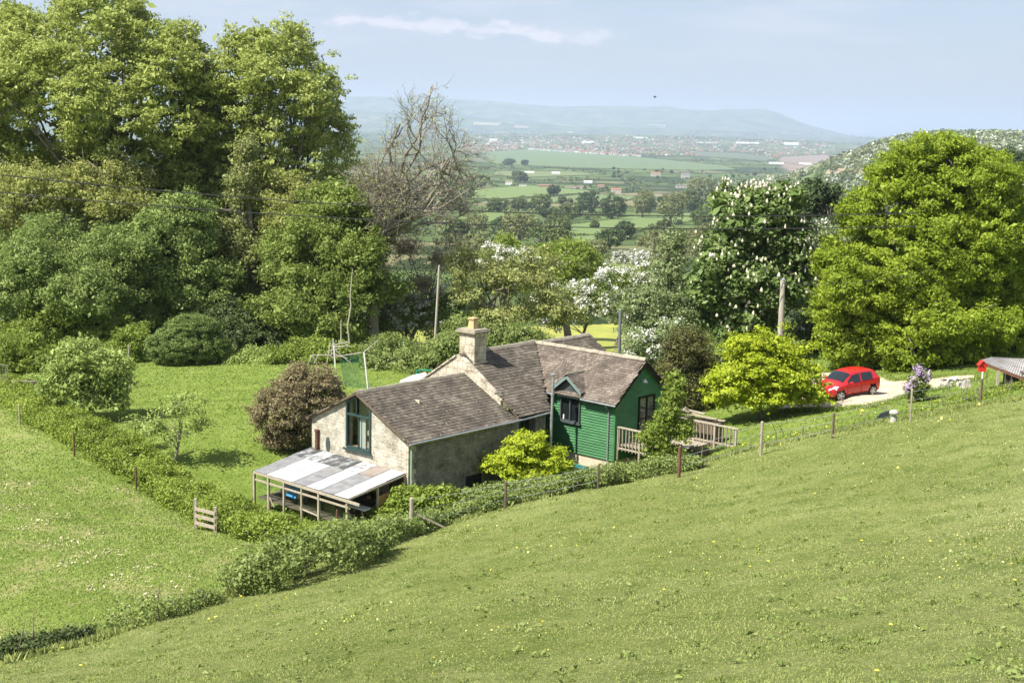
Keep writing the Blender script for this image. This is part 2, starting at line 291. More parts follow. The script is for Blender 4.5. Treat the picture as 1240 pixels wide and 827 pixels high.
def _far(x, y):
    r = np.hypot(x, y); z = np.interp(np.log(np.maximum(r, 100)), np.log(PR[:, 0]), PR[:, 1])
    z = z + 32 * np.exp(-((x - 280) / 120) ** 2 - ((y - 620) / 260) ** 2)
    n = 9 * np.sin(x / 310 + 1.3) * np.sin(y / 270 + .4) + 6 * np.sin(x / 130 + y / 190)
    # wooded hill to the right, with a lower spur toward the centre
    hx = sst(x, 520, 860)
    z = z + (88 + n) * hx * np.exp(-((y - 2350 - .25 * (x - 700)) / 430) ** 2) * (1 - .25 * sst(x, 900, 2000))
    z = z + (82 + .6 * n) * sst(x, 480, 820) * np.exp(-((y - 2900) / 330) ** 2)
    z = z + 45 * np.exp(-((x - 620) / 130) ** 2 - ((y - 2500) / 260) ** 2)
    # low swell before the hills, then the long far ridge ending in the highest summit
    z = z + 70 * np.exp(-((y - 13500) / 2300) ** 2) * (.7 + .3 * np.sin(x / 900)) * (1 - .8 * sst(x, 2500, 5200))
    a = x / np.maximum(y, 1) * 1649 + 620
    prof = np.interp(a, [300, 430, 520, 560, 593, 628, 670, 713, 757, 768, 796, 818, 850, 872, 890, 910, 930, 945, 958, 980, 1010, 1050], [600, 650, 650, 634, 612, 565, 535, 560, 580, 562, 594, 535, 519, 572, 556, 590, 524, 425, 335, 245, 130, 30])
    z = z + (prof - 40 * (prof > 60)) * np.exp(-((y - 27000) / 2600) ** 2)
    prof2 = np.interp(a, [300, 420, 520, 600, 690, 760, 850, 980], [300, 290, 250, 210, 120, 130, 120, 60])
    z = z + prof2 * np.exp(-((y - 21000) / 1900) ** 2)
    return z
def zt(x, y):
    x = np.atleast_1d(np.asarray(x, float)); y = np.atleast_1d(np.asarray(y, float))
    r = np.hypot(x, y); t = sst(r, 115, 165); z = np.empty(len(x))
    m = r < 170; z[:] = 0
    if m.any(): z[m] += (1 - t[m]) * _near(x[m], y[m])
    f = (r > 110)
    if f.any(): z[f] += t[f] * _far(x[f], y[f])
    # behind the camera the hillside just keeps rising
    b = y < -20; z[b] = np.minimum(z[b] + (-20 - y[b]) * .2 * (r[b] > 25), 30)
    # ditch along the lower left field edge
    d = y - edgeY(x); z -= 1.25 * np.exp(-np.abs((d - 3.6) / 1.0) ** 3) * (1 - sst(x, -13, -9.6)) * (y < 60)
    z += .07 * np.sin(x * 1.3 + y * .7) * np.sin(y * .9 - x * .4) * (r < 170)
    return z
def z1(x, y): return float(zt(x, y)[0])
def gp(px, py, y0=9., y1=40000.):
    d = ray(px, py); Y = np.exp(np.linspace(math.log(y0), math.log(y1), 2600)); P = np.array([0, 0, CZ]) + d[None, :] * (Y / d[1])[:, None]
    h = P[:, 2] - zt(P[:, 0], P[:, 1]); i = np.argmax(h < 0)
    if h[i] >= 0: return None
    t = h[i-1] / (h[i-1] - h[i]); return P[i-1] + (P[i] - P[i-1]) * t
def on(x, y, dz=0.): return np.array([x, y, z1(x, y) + dz])
rows = [1.5]
while rows[-1] < 60000: rows.append(rows[-1] + max(.28, .013 * rows[-1]) if rows[-1] < 60000 else 1e9)
rows = np.array([0.01] + rows)
ang = np.radians(np.r_[np.arange(-180, -30, 6), np.arange(-30, 30, .34), np.arange(30, 180.1, 6)])
RR, AA = np.meshgrid(rows, ang, indexing='ij'); X = (RR * np.sin(AA)).ravel(); Y = (RR * np.cos(AA)).ravel()
# keep the outer sheet inside a square and low behind the camera
Z = zt(X, Y); V = np.c_[X, Y, Z]; nr, na = RR.shape
ii = (np.arange(nr - 1)[:, None] * na + np.arange(na - 1)[None, :]).ravel(); Fg = np.c_[ii, ii + na, ii + na + 1, ii + 1][:, ::-1]
def in_near(x, y): return (y < edgeY(x))
HEDGE_PX = [(-60,452),(0,492),(24,512),(90,551),(165,592),(236,636),(290,655),(350,662),(415,668)]
hl = np.array([gp(a, b)[:2] for a, b in HEDGE_PX])
def hedge_x(y): o = np.argsort(hl[:, 1]); return np.interp(y, hl[o, 1], hl[o, 0])
near_m = in_near(X, Y).astype(float); left_m = ((1 - near_m) * (X < hedge_x(Y) - .3) * (Y < 130)); lawn_m = (1 - near_m) * (1 - left_m) * (np.hypot(X, Y) < 150)
vale_m = sst(np.hypot(X, Y), 118, 170)
gm = bpy.data.materials.new('meadow_ground'); gm.use_nodes = True
def build_ground_mat(m):
    n = m.node_tree.nodes; l = m.node_tree.links; p = n['Principled BSDF']; p.inputs['Roughness'].default_value = .95; p.inputs['Specular IOR Level'].default_value = .08
    g = n.new('ShaderNodeNewGeometry')
    def noise(sc, det=5, ro=.6, st=None):
        z = n.new('ShaderNodeTexNoise'); z.inputs['Scale'].default_value = sc; z.inputs['Detail'].default_value = det; z.inputs['Roughness'].default_value = ro
        if st: mp = n.new('ShaderNodeMapping'); mp.inputs['Scale'].default_value = st; l.new(g.outputs['Position'], mp.inputs[0]); l.new(mp.outputs[0], z.inputs['Vector'])
        else: l.new(g.outputs['Position'], z.inputs['Vector'])
        return z.outputs[0]
    def ramp(f, *st):
        r = n.new('ShaderNodeValToRGB'); e = r.color_ramp.elements; e[0].position, e[0].color = st[0][0], (*st[0][1], 1); e[1].position, e[1].color = st[-1][0], (*st[-1][1], 1)
        for a, c in st[1:-1]: q = e.new(a); q.color = (*c, 1)
        l.new(f, r.inputs[0]); return r.outputs[0]
    def mix(f, a, b, bt='MIX'):
        x = n.new('ShaderNodeMixRGB'); x.blend_type = bt
        for i, v in enumerate((f, a, b)):
            if isinstance(v, (int, float)): x.inputs[i].default_value = v
            elif isinstance(v, tuple): x.inputs[i].default_value = (*v, 1)
            else: l.new(v, x.inputs[i])
        return x.outputs[0]
    def attr(nm): a = n.new('ShaderNodeAttribute'); a.attribute_name = nm; return a.outputs['Fac']
    big = noise(.09, 4); mid = noise(.9, 6); fine = noise(9, 8, .75); fine2 = noise(22, 8, .8)
    near = ramp(big, (.38, (.215, .25, .075)), (.62, (.30, .335, .125)))
    near = mix(ramp(mid, (.42, (0, 0, 0)), (.66, (.8, .8, .8))), near, (.145, .20, .045))
    near = mix(ramp(noise(.5, 7, .7), (.60, (0, 0, 0)), (.70, (.45, .45, .45))), near, (.24, .20, .10))
    near = mix(ramp(noise(.16, 6, .7), (.55, (0, 0, 0)), (.68, (.5, .5, .5))), near, (.10, .15, .035))
    near = mix(ramp(noise(.33, 9, .8), (.64, (0, 0, 0)), (.72, (.6, .6, .6))), near, (.30, .24, .13))
    left = mix(ramp(big, (.4, (0, 0, 0)), (.6, (1, 1, 1))), (.18, .255, .05), (.25, .325, .085))
    straw = ramp(noise(.55, 8, .75), (.50, (0, 0, 0)), (.66, (.75, .75, .75)))
    left = mix(straw, left, (.44, .39, .21))
    lawn = mix(ramp(mid, (.4, (0, 0, 0)), (.65, (1, 1, 1))), (.17, .245, .045), (.25, .32, .08))
    c = mix(attr('left'), near, left); c = mix(attr('lawn'), c, lawn)
    sp = ramp(fine, (.3, (.55, .55, .5)), (.7, (1.35, 1.35, 1.25))); c = mix(1., c, sp, 'MULTIPLY')
    # vale: patchwork of fields
    v = n.new('ShaderNodeTexVoronoi'); v.feature = 'F1'; v.inputs['Scale'].default_value = 1 / 230.; mp = n.new('ShaderNodeMapping'); mp.inputs['Rotation'].default_value = (0, 0, .4); mp.inputs['Scale'].default_value = (1, .8, 0)
    wn = n.new('ShaderNodeTexNoise'); wn.inputs['Scale'].default_value = .004; l.new(g.outputs['Position'], wn.inputs['Vector'])
    av = n.new('ShaderNodeVectorMath'); av.operation = 'MULTIPLY_ADD'; l.new(wn.outputs[1], av.inputs[0]); av.inputs[1].default_value = (130, 130, 0); l.new(g.outputs['Position'], av.inputs[2]); l.new(av.outputs[0], mp.inputs[0]); l.new(mp.outputs[0], v.inputs['Vector'])
    sr = n.new('ShaderNodeSeparateXYZ'); l.new(v.outputs['Color'], sr.inputs[0])
    vale = ramp(sr.outputs[0], (0, (.065, .095, .032)), (.3, (.095, .14, .045)), (.55, (.115, .155, .05)), (.78, (.085, .12, .045)), (.9, (.17, .165, .08)), (1, (.21, .18, .11)))
    vv = n.new('ShaderNodeTexVoronoi'); vv.feature = 'DISTANCE_TO_EDGE'; vv.inputs['Scale'].default_value = 1 / 230.; l.new(mp.outputs[0], vv.inputs['Vector'])
    vale = mix(ramp(vv.outputs['Distance'], (.014, (1, 1, 1)), (.024, (0, 0, 0))), vale, (.03, .05, .015))
    wd = ramp(noise(.0032, 7, .62), (.50, (0, 0, 0)), (.56, (1, 1, 1))); vale = mix(wd, vale, (.035, .055, .02))
    c = mix(attr('vale'), c, vale); l.new(c, p.inputs['Base Color'])
    b = n.new('ShaderNodeBump'); b.inputs['Strength'].default_value = .9; b.inputs['Distance'].default_value = .12
    ad = n.new('ShaderNodeMath'); ad.operation = 'ADD'; l.new(fine, ad.inputs[0]); l.new(fine2, ad.inputs[1]); l.new(ad.outputs[0], b.inputs['Height']); l.new(b.outputs[0], p.inputs['Normal'])
build_ground_mat(gm)
go = np_mesh('ground', V, Fg, gm, smooth=True, loc=(0, 0, 0)); meta(go, kind='structure')
for nm, vals in (('left', left_m), ('lawn', lawn_m), ('vale', vale_m)):
    a = go.data.attributes.new(nm, 'FLOAT', 'POINT'); a.data.foreach_set('value', vals.astype(np.float32))

# ------------------------------------------------------------------ haze
hz = MB(); hx0, hx1, hy0, hy1 = -62000, 62000, -62000, 62000
hz.box(((hx0 + hx1) / 2, (hy0 + hy1) / 2, 185), ((hx1 - hx0) / 2, 0, 0), (0, (hy1 - hy0) / 2, 0), (0, 0, 340))
hm = bpy.data.materials.new('haze_air'); hm.use_nodes = True; n = hm.node_tree.nodes; n.remove(n['Principled BSDF']); pv = n.new('ShaderNodeVolumePrincipled')
pv.inputs['Color'].default_value = (.66, .78, 1, 1); pv.inputs['Density'].default_value = .00006; pv.inputs['Anisotropy'].default_value = .2
hm.node_tree.links.new(pv.outputs[0], n['Material Output'].inputs['Volume'])
ho = hz.build('haze', hm, loc=(0, 0, 0)); meta(ho, kind='stuff')

# ------------------------------------------------------------------ foliage tools
def unit(a): return a / (np.linalg.norm(a, axis=-1, keepdims=True) + 1e-9)
def leaf_quads(C, out, size, asp=.55, wo=.8, wu=.5, wr=.9, droop=0.):
    n = len(C); nr = unit(out * wo + np.array([0, 0, wu]) + rng.normal(size=(n, 3)) * wr)
    a = unit(np.cross(nr, rng.normal(size=(n, 3)))); a[:, 2] -= droop; a = unit(a); b = unit(np.cross(nr, a)); s = size * np.exp(rng.normal(0, .32, n))[:, None]
    f = nr * s * .12
    V = np.stack([C - a * s * .5, C + b * s * asp * .5 + f, C + a * s * .5, C - b * s * asp * .5 + f], 1).reshape(-1, 3)
    return V, np.arange(4 * n).reshape(n, 4)
def lobe_clumps(lobes, spacing, inner=.12, low=-.6, rough=.12):
    """clump centres on the outer shell of a union of ellipsoids, with outward directions"""
    P, O = [], []
    Lb = [np.array(l, float) for l in lobes]
    for k, lb in enumerate(Lb):
        c, r = lb[:3], lb[3:6]; area = 4 * math.pi * ((r[0]*r[1])**1.6/3 + (r[0]*r[2])**1.6/3 + (r[1]*r[2])**1.6/3) ** (1/1.6)
        m = max(6, int(area / spacing ** 2)); d = unit(rng.normal(size=(m, 3))); d = d[d[:, 2] > low]
        q = c + d * r * (1 - rough * rng.random((len(d), 1)) ** .7 * 2 + rng.normal(size=(len(d), 1)) * rough * .4)
        keep = np.ones(len(d), bool)
        for j, l2 in enumerate(Lb):
            if j != k: keep &= ((((q - l2[:3]) / (l2[3:6] * .86)) ** 2).sum(1) > 1) | (rng.random(len(d)) < inner)
        P.append(q[keep]); O.append(unit(d / r)[keep])
    return np.concatenate(P), np.concatenate(O)
def foliage(P, O, n_per, cr, size, flat=.6, spray=.6, **kw):
    m = len(P); sc = rng.uniform(.6, 1.25, m); cnt = np.maximum(3, (n_per * sc ** 2).astype(int)); idx = np.repeat(np.arange(m), cnt)
    off = rng.normal(size=(len(idx), 3)); off = unit(off) * rng.random((len(idx), 1)) ** .45 * cr * sc[idx][:, None]; off[:, 2] *= flat
    C = P[idx] + off + O[idx] * (rng.random((len(idx), 1)) ** 3 * cr * spray); o = unit(O[idx] * .6 + off / cr)
    return leaf_quads(C, o, size, **kw)
def limbs(mb, base, tips, r0, fork=.45, nt=None, bend=.12, trunk_top=None, sub=None):
    base = np.asarray(base, float); tt = np.asarray(trunk_top, float)
    h = np.linalg.norm(tt - base); mid = [base + (tt - base) * f + np.array([random.uniform(-1, 1), random.uniform(-1, 1), 0]) * bend * h * .25 * (f < 1) * (f > 0) for f in (0, .33, .66, 1)]
    mb.tube([mid[0] - UZ * .3] + mid, [r0 * 1.35, r0 * 1.15, r0 * .95, r0 * .8, r0 * .45], 8)
    for t in tips:
        t = np.asarray(t, float); st = mid[1] + (mid[3] - mid[1]) * random.uniform(.0, .9); m_ = (st + t) / 2 + np.array([random.uniform(-1, 1), random.uniform(-1, 1), random.uniform(-.2, .9)]) * bend * np.linalg.norm(t - st)
        rr = r0 * random.uniform(.28, .48); mb.tube([st, st * .6 + m_ * .4 + UZ * .05, m_, t], [rr, rr * .8, rr * .6, rr * .2], 6)
        if sub is not None:
            for _ in range(sub):
                k = random.uniform(.4, 1); s2 = m_ + (t - m_) * k; e = s2 + unit(rng.normal(size=3) + unit(t - m_) * .8) * min(2.2, np.linalg.norm(t - st) * random.uniform(.2, .4))
                mb.tube([s2, (s2 + e) / 2 + UZ * .1, e], [rr * .4, rr * .25, rr * .08], 4)
def px_lobes(Yc, L_):
    out = []
    for l in L_:
        px, py, rx, rz = l[:4]; dy = l[4] if len(l) > 4 else 0; ry = l[5] if len(l) > 5 else None
        c = at(px, py, Yc + dy); k = (Yc + dy) / F; out.append((*c, rx * k * .97, (ry if ry else (rx * .6 + rz * .4) * k), rz * k))
    return out
def tree(name, label, cat, base, lobes, leafm, bark='bark', r0=.3, spacing=1.0, n_per=90, cr=.75, size=.2, group=None, top=None, blossom=None, bl_size=.2, bl_n=0, bl_mat=None, sub=2, low=-.6, ntips=14, crown='crown', trunk='trunk', holes=0., fill=1., bump=0, **kw):
    if bump:
        ex = []
        for l in lobes:
            for _ in range(bump):
                d = unit(rng.normal(size=3)); d[2] = abs(d[2]) * .9 - .1; f = rng.uniform(.26, .42); ex.append((l[0] + d[0] * l[3] * .85, l[1] + d[1] * l[4] * .85, l[2] + d[2] * l[5] * .85, l[3] * f, l[4] * f, l[5] * f))
        lobes = [(l[0], l[1], l[2], l[3] * .88, l[4] * .88, l[5] * .88) for l in lobes] + ex
    spacing *= .74
    if n_per < 35: fill = 0
    base = np.asarray(base, float); root = empty(name, base, label, cat, group)
    P, O = lobe_clumps(lobes, spacing, low=low, rough=kw.pop('rough', .12))
    if holes:
        nn = np.sin(P[:, 0] * 1.1 + 3) * np.sin(P[:, 1] * .9) * np.sin(P[:, 2] * 1.3 + 1); k = nn > np.quantile(nn, holes); P, O = P[k], O[k]
    if bump:
        k = (rng.random(len(P)) < .16) & (O[:, 2] > -.3); P[k] += (O[k] + UZ * .25) * rng.uniform(.35, 1.25, (k.sum(), 1)) * cr
    V, Fc = foliage(P, O, n_per, cr, size, **kw); mats = [leafm]
    if fill:
        Pf, Of = lobe_clumps([(l[0], l[1], l[2], l[3] * .72, l[4] * .72, l[5] * .72) for l in lobes], spacing * 1.5, low=-.8, rough=.2, inner=.4)
        V2, F2 = foliage(Pf, Of, n_per * fill * .5, cr * 1.1, size * 1.7, flat=.7); F2 = F2 + len(V); V = np.r_[V, V2]; Fc = np.r_[Fc, F2]
    mi = np.zeros(len(Fc), int)
    if blossom:
        k = rng.random(len(P)) < blossom; V2, F2 = foliage(P[k] + O[k] * cr * .45, O[k], bl_n, cr * .8, bl_size, wu=.9, asp=.8); F2 = F2 + len(V)
        V = np.r_[V, V2]; Fc = np.r_[Fc, F2]; mi = np.r_[mi, np.ones(len(F2), int)]; mats = [leafm, bl_mat or M['whitef']]
    np_mesh(crown, V, Fc, mats, root, midx=mi)
    mb = MB(); lc = np.array(lobes); t_ = np.asarray(top, float) if top is not None else lc[np.argmax(lc[:, 2]), :3]
    tips = [lc[i % len(lc), :3] + np.clip(rng.normal(size=3), -1.4, 1.4) * lc[i % len(lc), 3:6] * .35 for i in range(min(ntips, 3 * len(lc)))]
    limbs(mb, base, tips, r0, trunk_top=base + (t_ - base) * .62, sub=sub); mb.build(trunk, M[bark], root, smooth=True)
    return root, P, O
# ================================================================== cottage
def roof(parent, name, poly, zf, tmat, along, rowlen=.2, tw=.24, th=.03, thick=.09, under=None, verge=True):
    """poly: (s,t) corners; zf(s,t) -> z; along: 's' or 't' = direction of the courses"""
    mb = MB(); pts = [H(s, t, zf(s, t)) for s, t in poly]; nrm = np.cross(pts[1] - pts[0], pts[2] - pts[0]); nrm /= np.linalg.norm(nrm); nrm = nrm * (1 if nrm[2] > 0 else -1)
    sl = MB(); sl.prism([p - nrm * (thick + .012) for p in pts], nrm * thick)
    ai = 0 if along == 's' else 1; pa = [q[ai] for q in poly]; pu = [q[1 - ai] for q in poly]
    # up-slope sense
    z0 = zf(*poly[0]); g = (zf(1, 0) - zf(0, 0), zf(0, 1) - zf(0, 0)); gu = g[1 - ai]; sgn = 1 if gu > 0 else -1
    length = math.hypot(1, gu); lo, hi = (min(pu), max(pu)) if sgn > 0 else (max(pu), min(pu)); step = rowlen / length * sgn
    def inside(a, u):
        x, y = (a, u) if ai == 0 else (u, a); c = False; j = len(poly) - 1
        for i in range(len(poly)):
            if (poly[i][1] > y) != (poly[j][1] > y) and x < (poly[j][0] - poly[i][0]) * (y - poly[i][1]) / (poly[j][1] - poly[i][1] + 1e-12) + poly[i][0]: c = not c
            j = i
        return c
    ua = (E1 if ai == 0 else E2); uu = (E2 if ai == 0 else E1) * sgn + UZ * abs(gu); uu = uu / np.linalg.norm(uu)
    u = lo - step * .15; k = 0
    while (u - hi) * sgn < 0:
        a = min(pa) - random.random() * tw
        while a < max(pa):
            wd = tw * random.uniform(.7, 1.25); ca, cu = a + wd / 2, u + step * .5
            if inside(ca, cu):
                s_, t_ = (ca, cu) if ai == 0 else (cu, ca); c = H(s_, t_, zf(s_, t_)); lift = random.uniform(0, .012)
                e = uu * rowlen * .62; c = c + nrm * (th * .6 + lift); tn = nrm * th * .5
                b0 = c - e + nrm * th * .45 + ua * random.uniform(-.004, .004); b1 = c + e - nrm * th * .35; hw = ua * (wd / 2 - .006)
                mb.hexa([b0 - hw - tn, b0 + hw - tn, b1 + hw - tn, b1 - hw - tn, b0 - hw + tn, b0 + hw + tn, b1 + hw + tn, b1 - hw + tn])
            a += wd
        u += step
    r = mb.build(name, tmat, parent); sl.build('roof_deck', M['wood_dark'] if under is None else under, r)
    return r
def ridge_caps(parent, a, b, m, r=.13):
    mb = MB(); a, b = np.asarray(a, float), np.asarray(b, float); n = max(1, int(np.linalg.norm(b - a) / .42)); d = (b - a) / n; sd = unit(np.cross(d, UZ))
    for i in range(n):
        p = a + d * i + UZ * random.uniform(-.012, .012); q = p + d * .97
        mb.prism([p - sd * r - UZ * .07, p - sd * r * .45 + UZ * .05, p + UZ * .085, p + sd * r * .45 + UZ * .05, p + sd * r - UZ * .07], q - p)
    return mb.build('ridge', m, parent)
cot = empty('cottage', H(4, -2, -1.8), 'L-shaped stone cottage with grey tiled roofs and a green boarded wing', 'cottage')
# --- stone wing
zS = lambda s, t: 1.30 + (-t) * .497 if t > -3.5 else 1.30 + (7 + t) * .497
mb = MB()
def gp_(pts, s=0., th=.4): mb.prism([H(s, t, z) for t, z in pts], E1 * th)
gp_([(-7, -2.6), (-4.38, -2.6), (-4.38, 2.5), (-7, 1.2)]); gp_([(-2.58, -2.6), (0, -2.6), (0, 1.2), (-2.58, 2.48)])
gp_([(-4.38, -2.6), (-2.58, -2.6), (-2.58, .2), (-4.38, .2)])
gp_([(-4.38, 2.45), (-3.48, 2.93), (-2.58, 2.45), (-2.58, 2.48), (-3.48, 2.965), (-4.38, 2.5)])
mb.build('gable_wall', M['stone'], cot)
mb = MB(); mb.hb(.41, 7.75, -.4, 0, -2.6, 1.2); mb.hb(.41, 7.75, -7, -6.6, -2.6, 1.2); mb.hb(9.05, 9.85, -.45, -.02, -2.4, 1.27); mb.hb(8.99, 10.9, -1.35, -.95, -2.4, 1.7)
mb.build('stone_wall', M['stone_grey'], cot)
mb = MB(); mb.hb(.41, 7.5, -6.59, -.41, -.1, 0); mb.build('floor', M['wood_orange'], cot)
mb = MB(); mb.hb(2.6, 2.7, -6.59, -.41, 0, 1.25); mb.hb(2.6, 2.7, -5, -2, 1.25, 2.5); mb.build('partition', M['beige'], cot)
rS = roof(cot, 'roof', [(-.16, .2), (7.45, .2), (7.45, -3.5), (-.16, -3.5)], zS, M['tile'], 's')
zSb = lambda s, t: 1.30 + (7 + t) * .497
roof(cot, 'roof', [(-.16, -7.2), (7.45, -7.2), (7.45, -3.5), (-.16, -3.5)], zSb, M['tile'], 's', .3, .4)
ridge_caps(cot, H(-.16, -3.5, 3.08), H(7.4, -3.5, 3.08), M['coping'], .11)
# middle wing (steeper), coping and back slope
zM = lambda s, t: 1.48 - .645 * t
roof(cot, 'roof', [(7.45, .22), (9.83, .22), (13.42, -3.95), (7.45, -3.95)], zM, M['tile'], 's')
roof(cot, 'roof', [(7.45, -3.95), (18.2, -3.95), (18.2, -8.), (7.45, -8.)], lambda s, t: 4.03 + .645 * (t + 3.95), M['tile'], 's', .3, .4)
roof(cot, 'roof', [(13.9, -3.95), (18.2, -3.95), (18.2, -.4), (14.0, -.4)], lambda s, t: 3.93 - .62 * (t + 3.95), M['tile'], 's')
ridge_caps(cot, H(8.9, -3.93, 4.05), H(13.3, -3.95, 4.09), M['coping']); ridge_caps(cot, H(13.9, -3.95, 4.0), H(18.15, -3.95, 4.0), M['coping'], .15)
mb = MB(); mb.prism([H(7.3, -3.95, 2.6), H(7.3, -3.95, 4.05), H(7.3, -.9, 2.04), H(7.3, -.9, 1.6)], E1 * .2); mb.prism([H(7.3, -3.95, 2.6), H(7.3, -3.95, 4.05), H(7.3, -7.9, 1.5), H(7.3, -7.9, 1.2)], E1 * .3)
mb.build('parapet', M['ashlar'], cot); mb = MB(); mb.prism([H(18.0, -.5, -1), H(18.0, -.5, 1.78), H(18.0, -3.95, 3.85), H(18., -7.8, 1.5), H(18., -7.8, -1)], E1 * .1 - E1 * .3)
mb.build('parapet', M['ashlar'], cot)
mb = MB(); mb.prism([H(7.28, -3.6, 3.86), H(7.28, -1.3, 2.38), H(7.28, -1.3, 2.3), H(7.28, -3.6, 3.76)], E1 * .26); mb.prism([H(7.22, -4.1, 4.0), H(7.22, -7.9, 1.55), H(7.22, -7.9, 1.47), H(7.22, -4.1, 3.9)], E1 * .42); mb.build('coping', M['ashlar'], cot)
# skirt below the diagonal edge of the middle roof
mb = MB(); a, b = H(9.83, .2, 1.28), H(13.4, -3.93, 3.95); mb.prism([a - UZ * .12, b - UZ * 1.9, b - UZ * .06, a - UZ * .02], (E2 * .03 + E1 * .02)); mb.build('valley_flashing', M['lead'], cot)
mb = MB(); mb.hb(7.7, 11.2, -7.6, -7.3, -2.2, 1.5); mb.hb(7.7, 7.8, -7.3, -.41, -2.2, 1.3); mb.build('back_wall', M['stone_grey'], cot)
# chimney
ch = MB(); c0 = H(8.2, -3.62, 0)
def stack(mb, s0, s1, t0, t1, z0, z1): mb.hb(s0, s1, t0, t1, z0, z1)
stack(ch, 7.72, 8.62, -4.28, -3.2, 3.0, 5.15); cho = ch.build('chimney', M['ashlar'], cot)
mb = MB(); mb.hb(7.64, 8.7, -4.36, -3.12, 3.0, 3.62); mb.build('chimney_plinth', M['ashlar'], cho)
mb = MB(); mb.hb(7.56, 8.78, -4.44, -3.04, 5.15, 5.26); mb.hb(7.66, 8.68, -4.34, -3.14, 5.26, 5.33); mb.build('chimney_cap', M['coping'], cho)
mb = MB(); mb.hexa([H(7.97, -3.95, 5.33), H(7.97, -3.53, 5.33), H(8.37, -3.53, 5.33), H(8.37, -3.95, 5.33), H(8.02, -3.9, 5.82), H(8.02, -3.58, 5.82), H(8.32, -3.58, 5.82), H(8.32, -3.9, 5.82)]); mb.hb(7.96, 8.38, -3.96, -3.52, 5.82, 5.9); mb.build('chimney_pot', M['pot'], cho)
# tall gable window under the apex
wr = MB(); P5 = [(-4.38, .2), (-2.58, .2), (-2.58, 2.45), (-3.48, 2.93), (-4.38, 2.45)]; fw = .11
def seg(mb, a, b, w=fw, s=-.06, d=.16, ins=0):
    A, B = H(s + d / 2, a[0], a[1]), H(s + d / 2, b[0], b[1]); mb.beam(A, B, w, d, up=E1) if False else mb.beam(A, B, w, d, up=E1)
ci = (-3.48, 1.5)
Q = [(t + (ci[0] - t) * .06, z + (ci[1] - z) * .035) for t, z in P5]
for i in range(5): seg(wr, Q[i], Q[(i + 1) % 5])
seg(wr, (-4.33, 1.88), (-2.63, 1.88), .09); seg(wr, (-3.6, 1.88), (-3.6, 2.8), .035, d=.08); seg(wr, (-3.45, .25), (-3.45, 1.85), .05, d=.08)
wo_ = wr.build('window', M['teal'], cot)
mb = MB(); mb.prism([H(.02, t, z) for t, z in Q], E1 * .012); mb.build('pane', M['glass'], wo_)
mb = MB(); mb.hb(-.14, -.065, -4.5, -2.46, .1, .19); mb.build('sill', M['teal'], wo_)
mb = MB(); mb.hb(.06, .42, -4.36, -2.6, .21, .26); mb.build('inner_sill', M['wood_orange'], wo_)
mb = MB(); 
for k in range(7): mb.cyl(H(.16, -3.62 + k * .075, .28), H(.16, -3.6 + k * .07, 1.86), .045, 6)
mb.build('curtain', M['curtain'], wo_)
mb = MB(); mb.hb(1.0, 1.05, -4.6, -3.62, -.1, 2.6); mb.build('panel', M['beige'], wo_)
mb = MB(); mb.prism([H(-.2, -3.5, 3.07), H(-.2, .22, 1.22), H(-.2, .22, 1.08), H(-.2, -3.5, 2.93)], E1 * .045); mb.prism([H(-.2, -3.5, 3.07), H(-.2, -7.2, 1.22), H(-.2, -7.2, 1.12), H(-.2, -3.5, 2.97)], E1 * .045); mb.build('bargeboard', M['wood_dark'], cot)
# gutters and downpipes
mb = MB(); mb.tube([H(-.2, .28, 1.14), H(7.7, .28, 1.17), H(9.8, .3, 1.24)], .055, 6); mb.build('gutter', M['grey_metal'], cot)
mb = MB(); mb.tube([H(-.02, .25, 1.1), H(.12, .08, .95), H(.12, .08, -1.9)], .045, 6); mb.build('downpipe', mat('pale_green_pipe', (.30, .40, .30), .5), cot)
# quoins at the near corner
mb = MB()
for k in range(13): z = -2.2 + k * .26; l1 = .5 if k % 2 else .3; l2 = .8 - l1; mb.hb(-.012, l1, -l2, .012, z, z + .25)
mb.build('quoin', M['ashlar'], cot)
# low window in the long wall, drain pipe and vent on the gable
mb = MB(); mb.hb(3.9, 5.0, .0, .03, -1.95, -1.15); f = mb.build('window', M['dark'], cot); mb = MB(); mb.hb(3.7, 5.2, .0, .05, -1.15, -.95); mb.hb(5.0, 5.14, .0, .05, -1.95, -1.15); mb.build('lintel', M['stone_grey'], f)
mb = MB(); mb.cyl(H(-.1, -6.5, -.5), H(-.1, -6.5, .62), .1, 10); mb.cyl(H(-.1, -6.5, .62), H(-.1, -6.5, .72), .13, 10); mb.build('soil_pipe', M['rust'], cot)
mb = MB(); mb.prism([H(-.03, -5.75 + .16 * math.cos(a), .08 + .38 * math.sin(a)) for a in np.linspace(0, 6.28, 13)[:-1]], E1 * .03); mb.build('wall_plaque', M['slate'], cot)
# recess with the green door between stone wall and stone pier
mb = MB(); mb.hb(7.76, 9.04, -.95, -.85, -2.2, 1.4); d = mb.build('door', mat('dark_green_door', (.01, .09, .045), .5), cot)
mb = MB(); [mb.hb(a, a + .05, -.85, -.82, -1.9, 1.1) for a in (7.86, 8.2, 8.56, 8.9)]; mb.build('door_frame', M['dark'], d)
mb = MB(); mb.hb(7.3, 7.75, .28, .75, .3, .36); mb.hb(7.35, 7.4, .05, .5, .12, .3); mb.build('canopy_shelf', M['white'], cot)
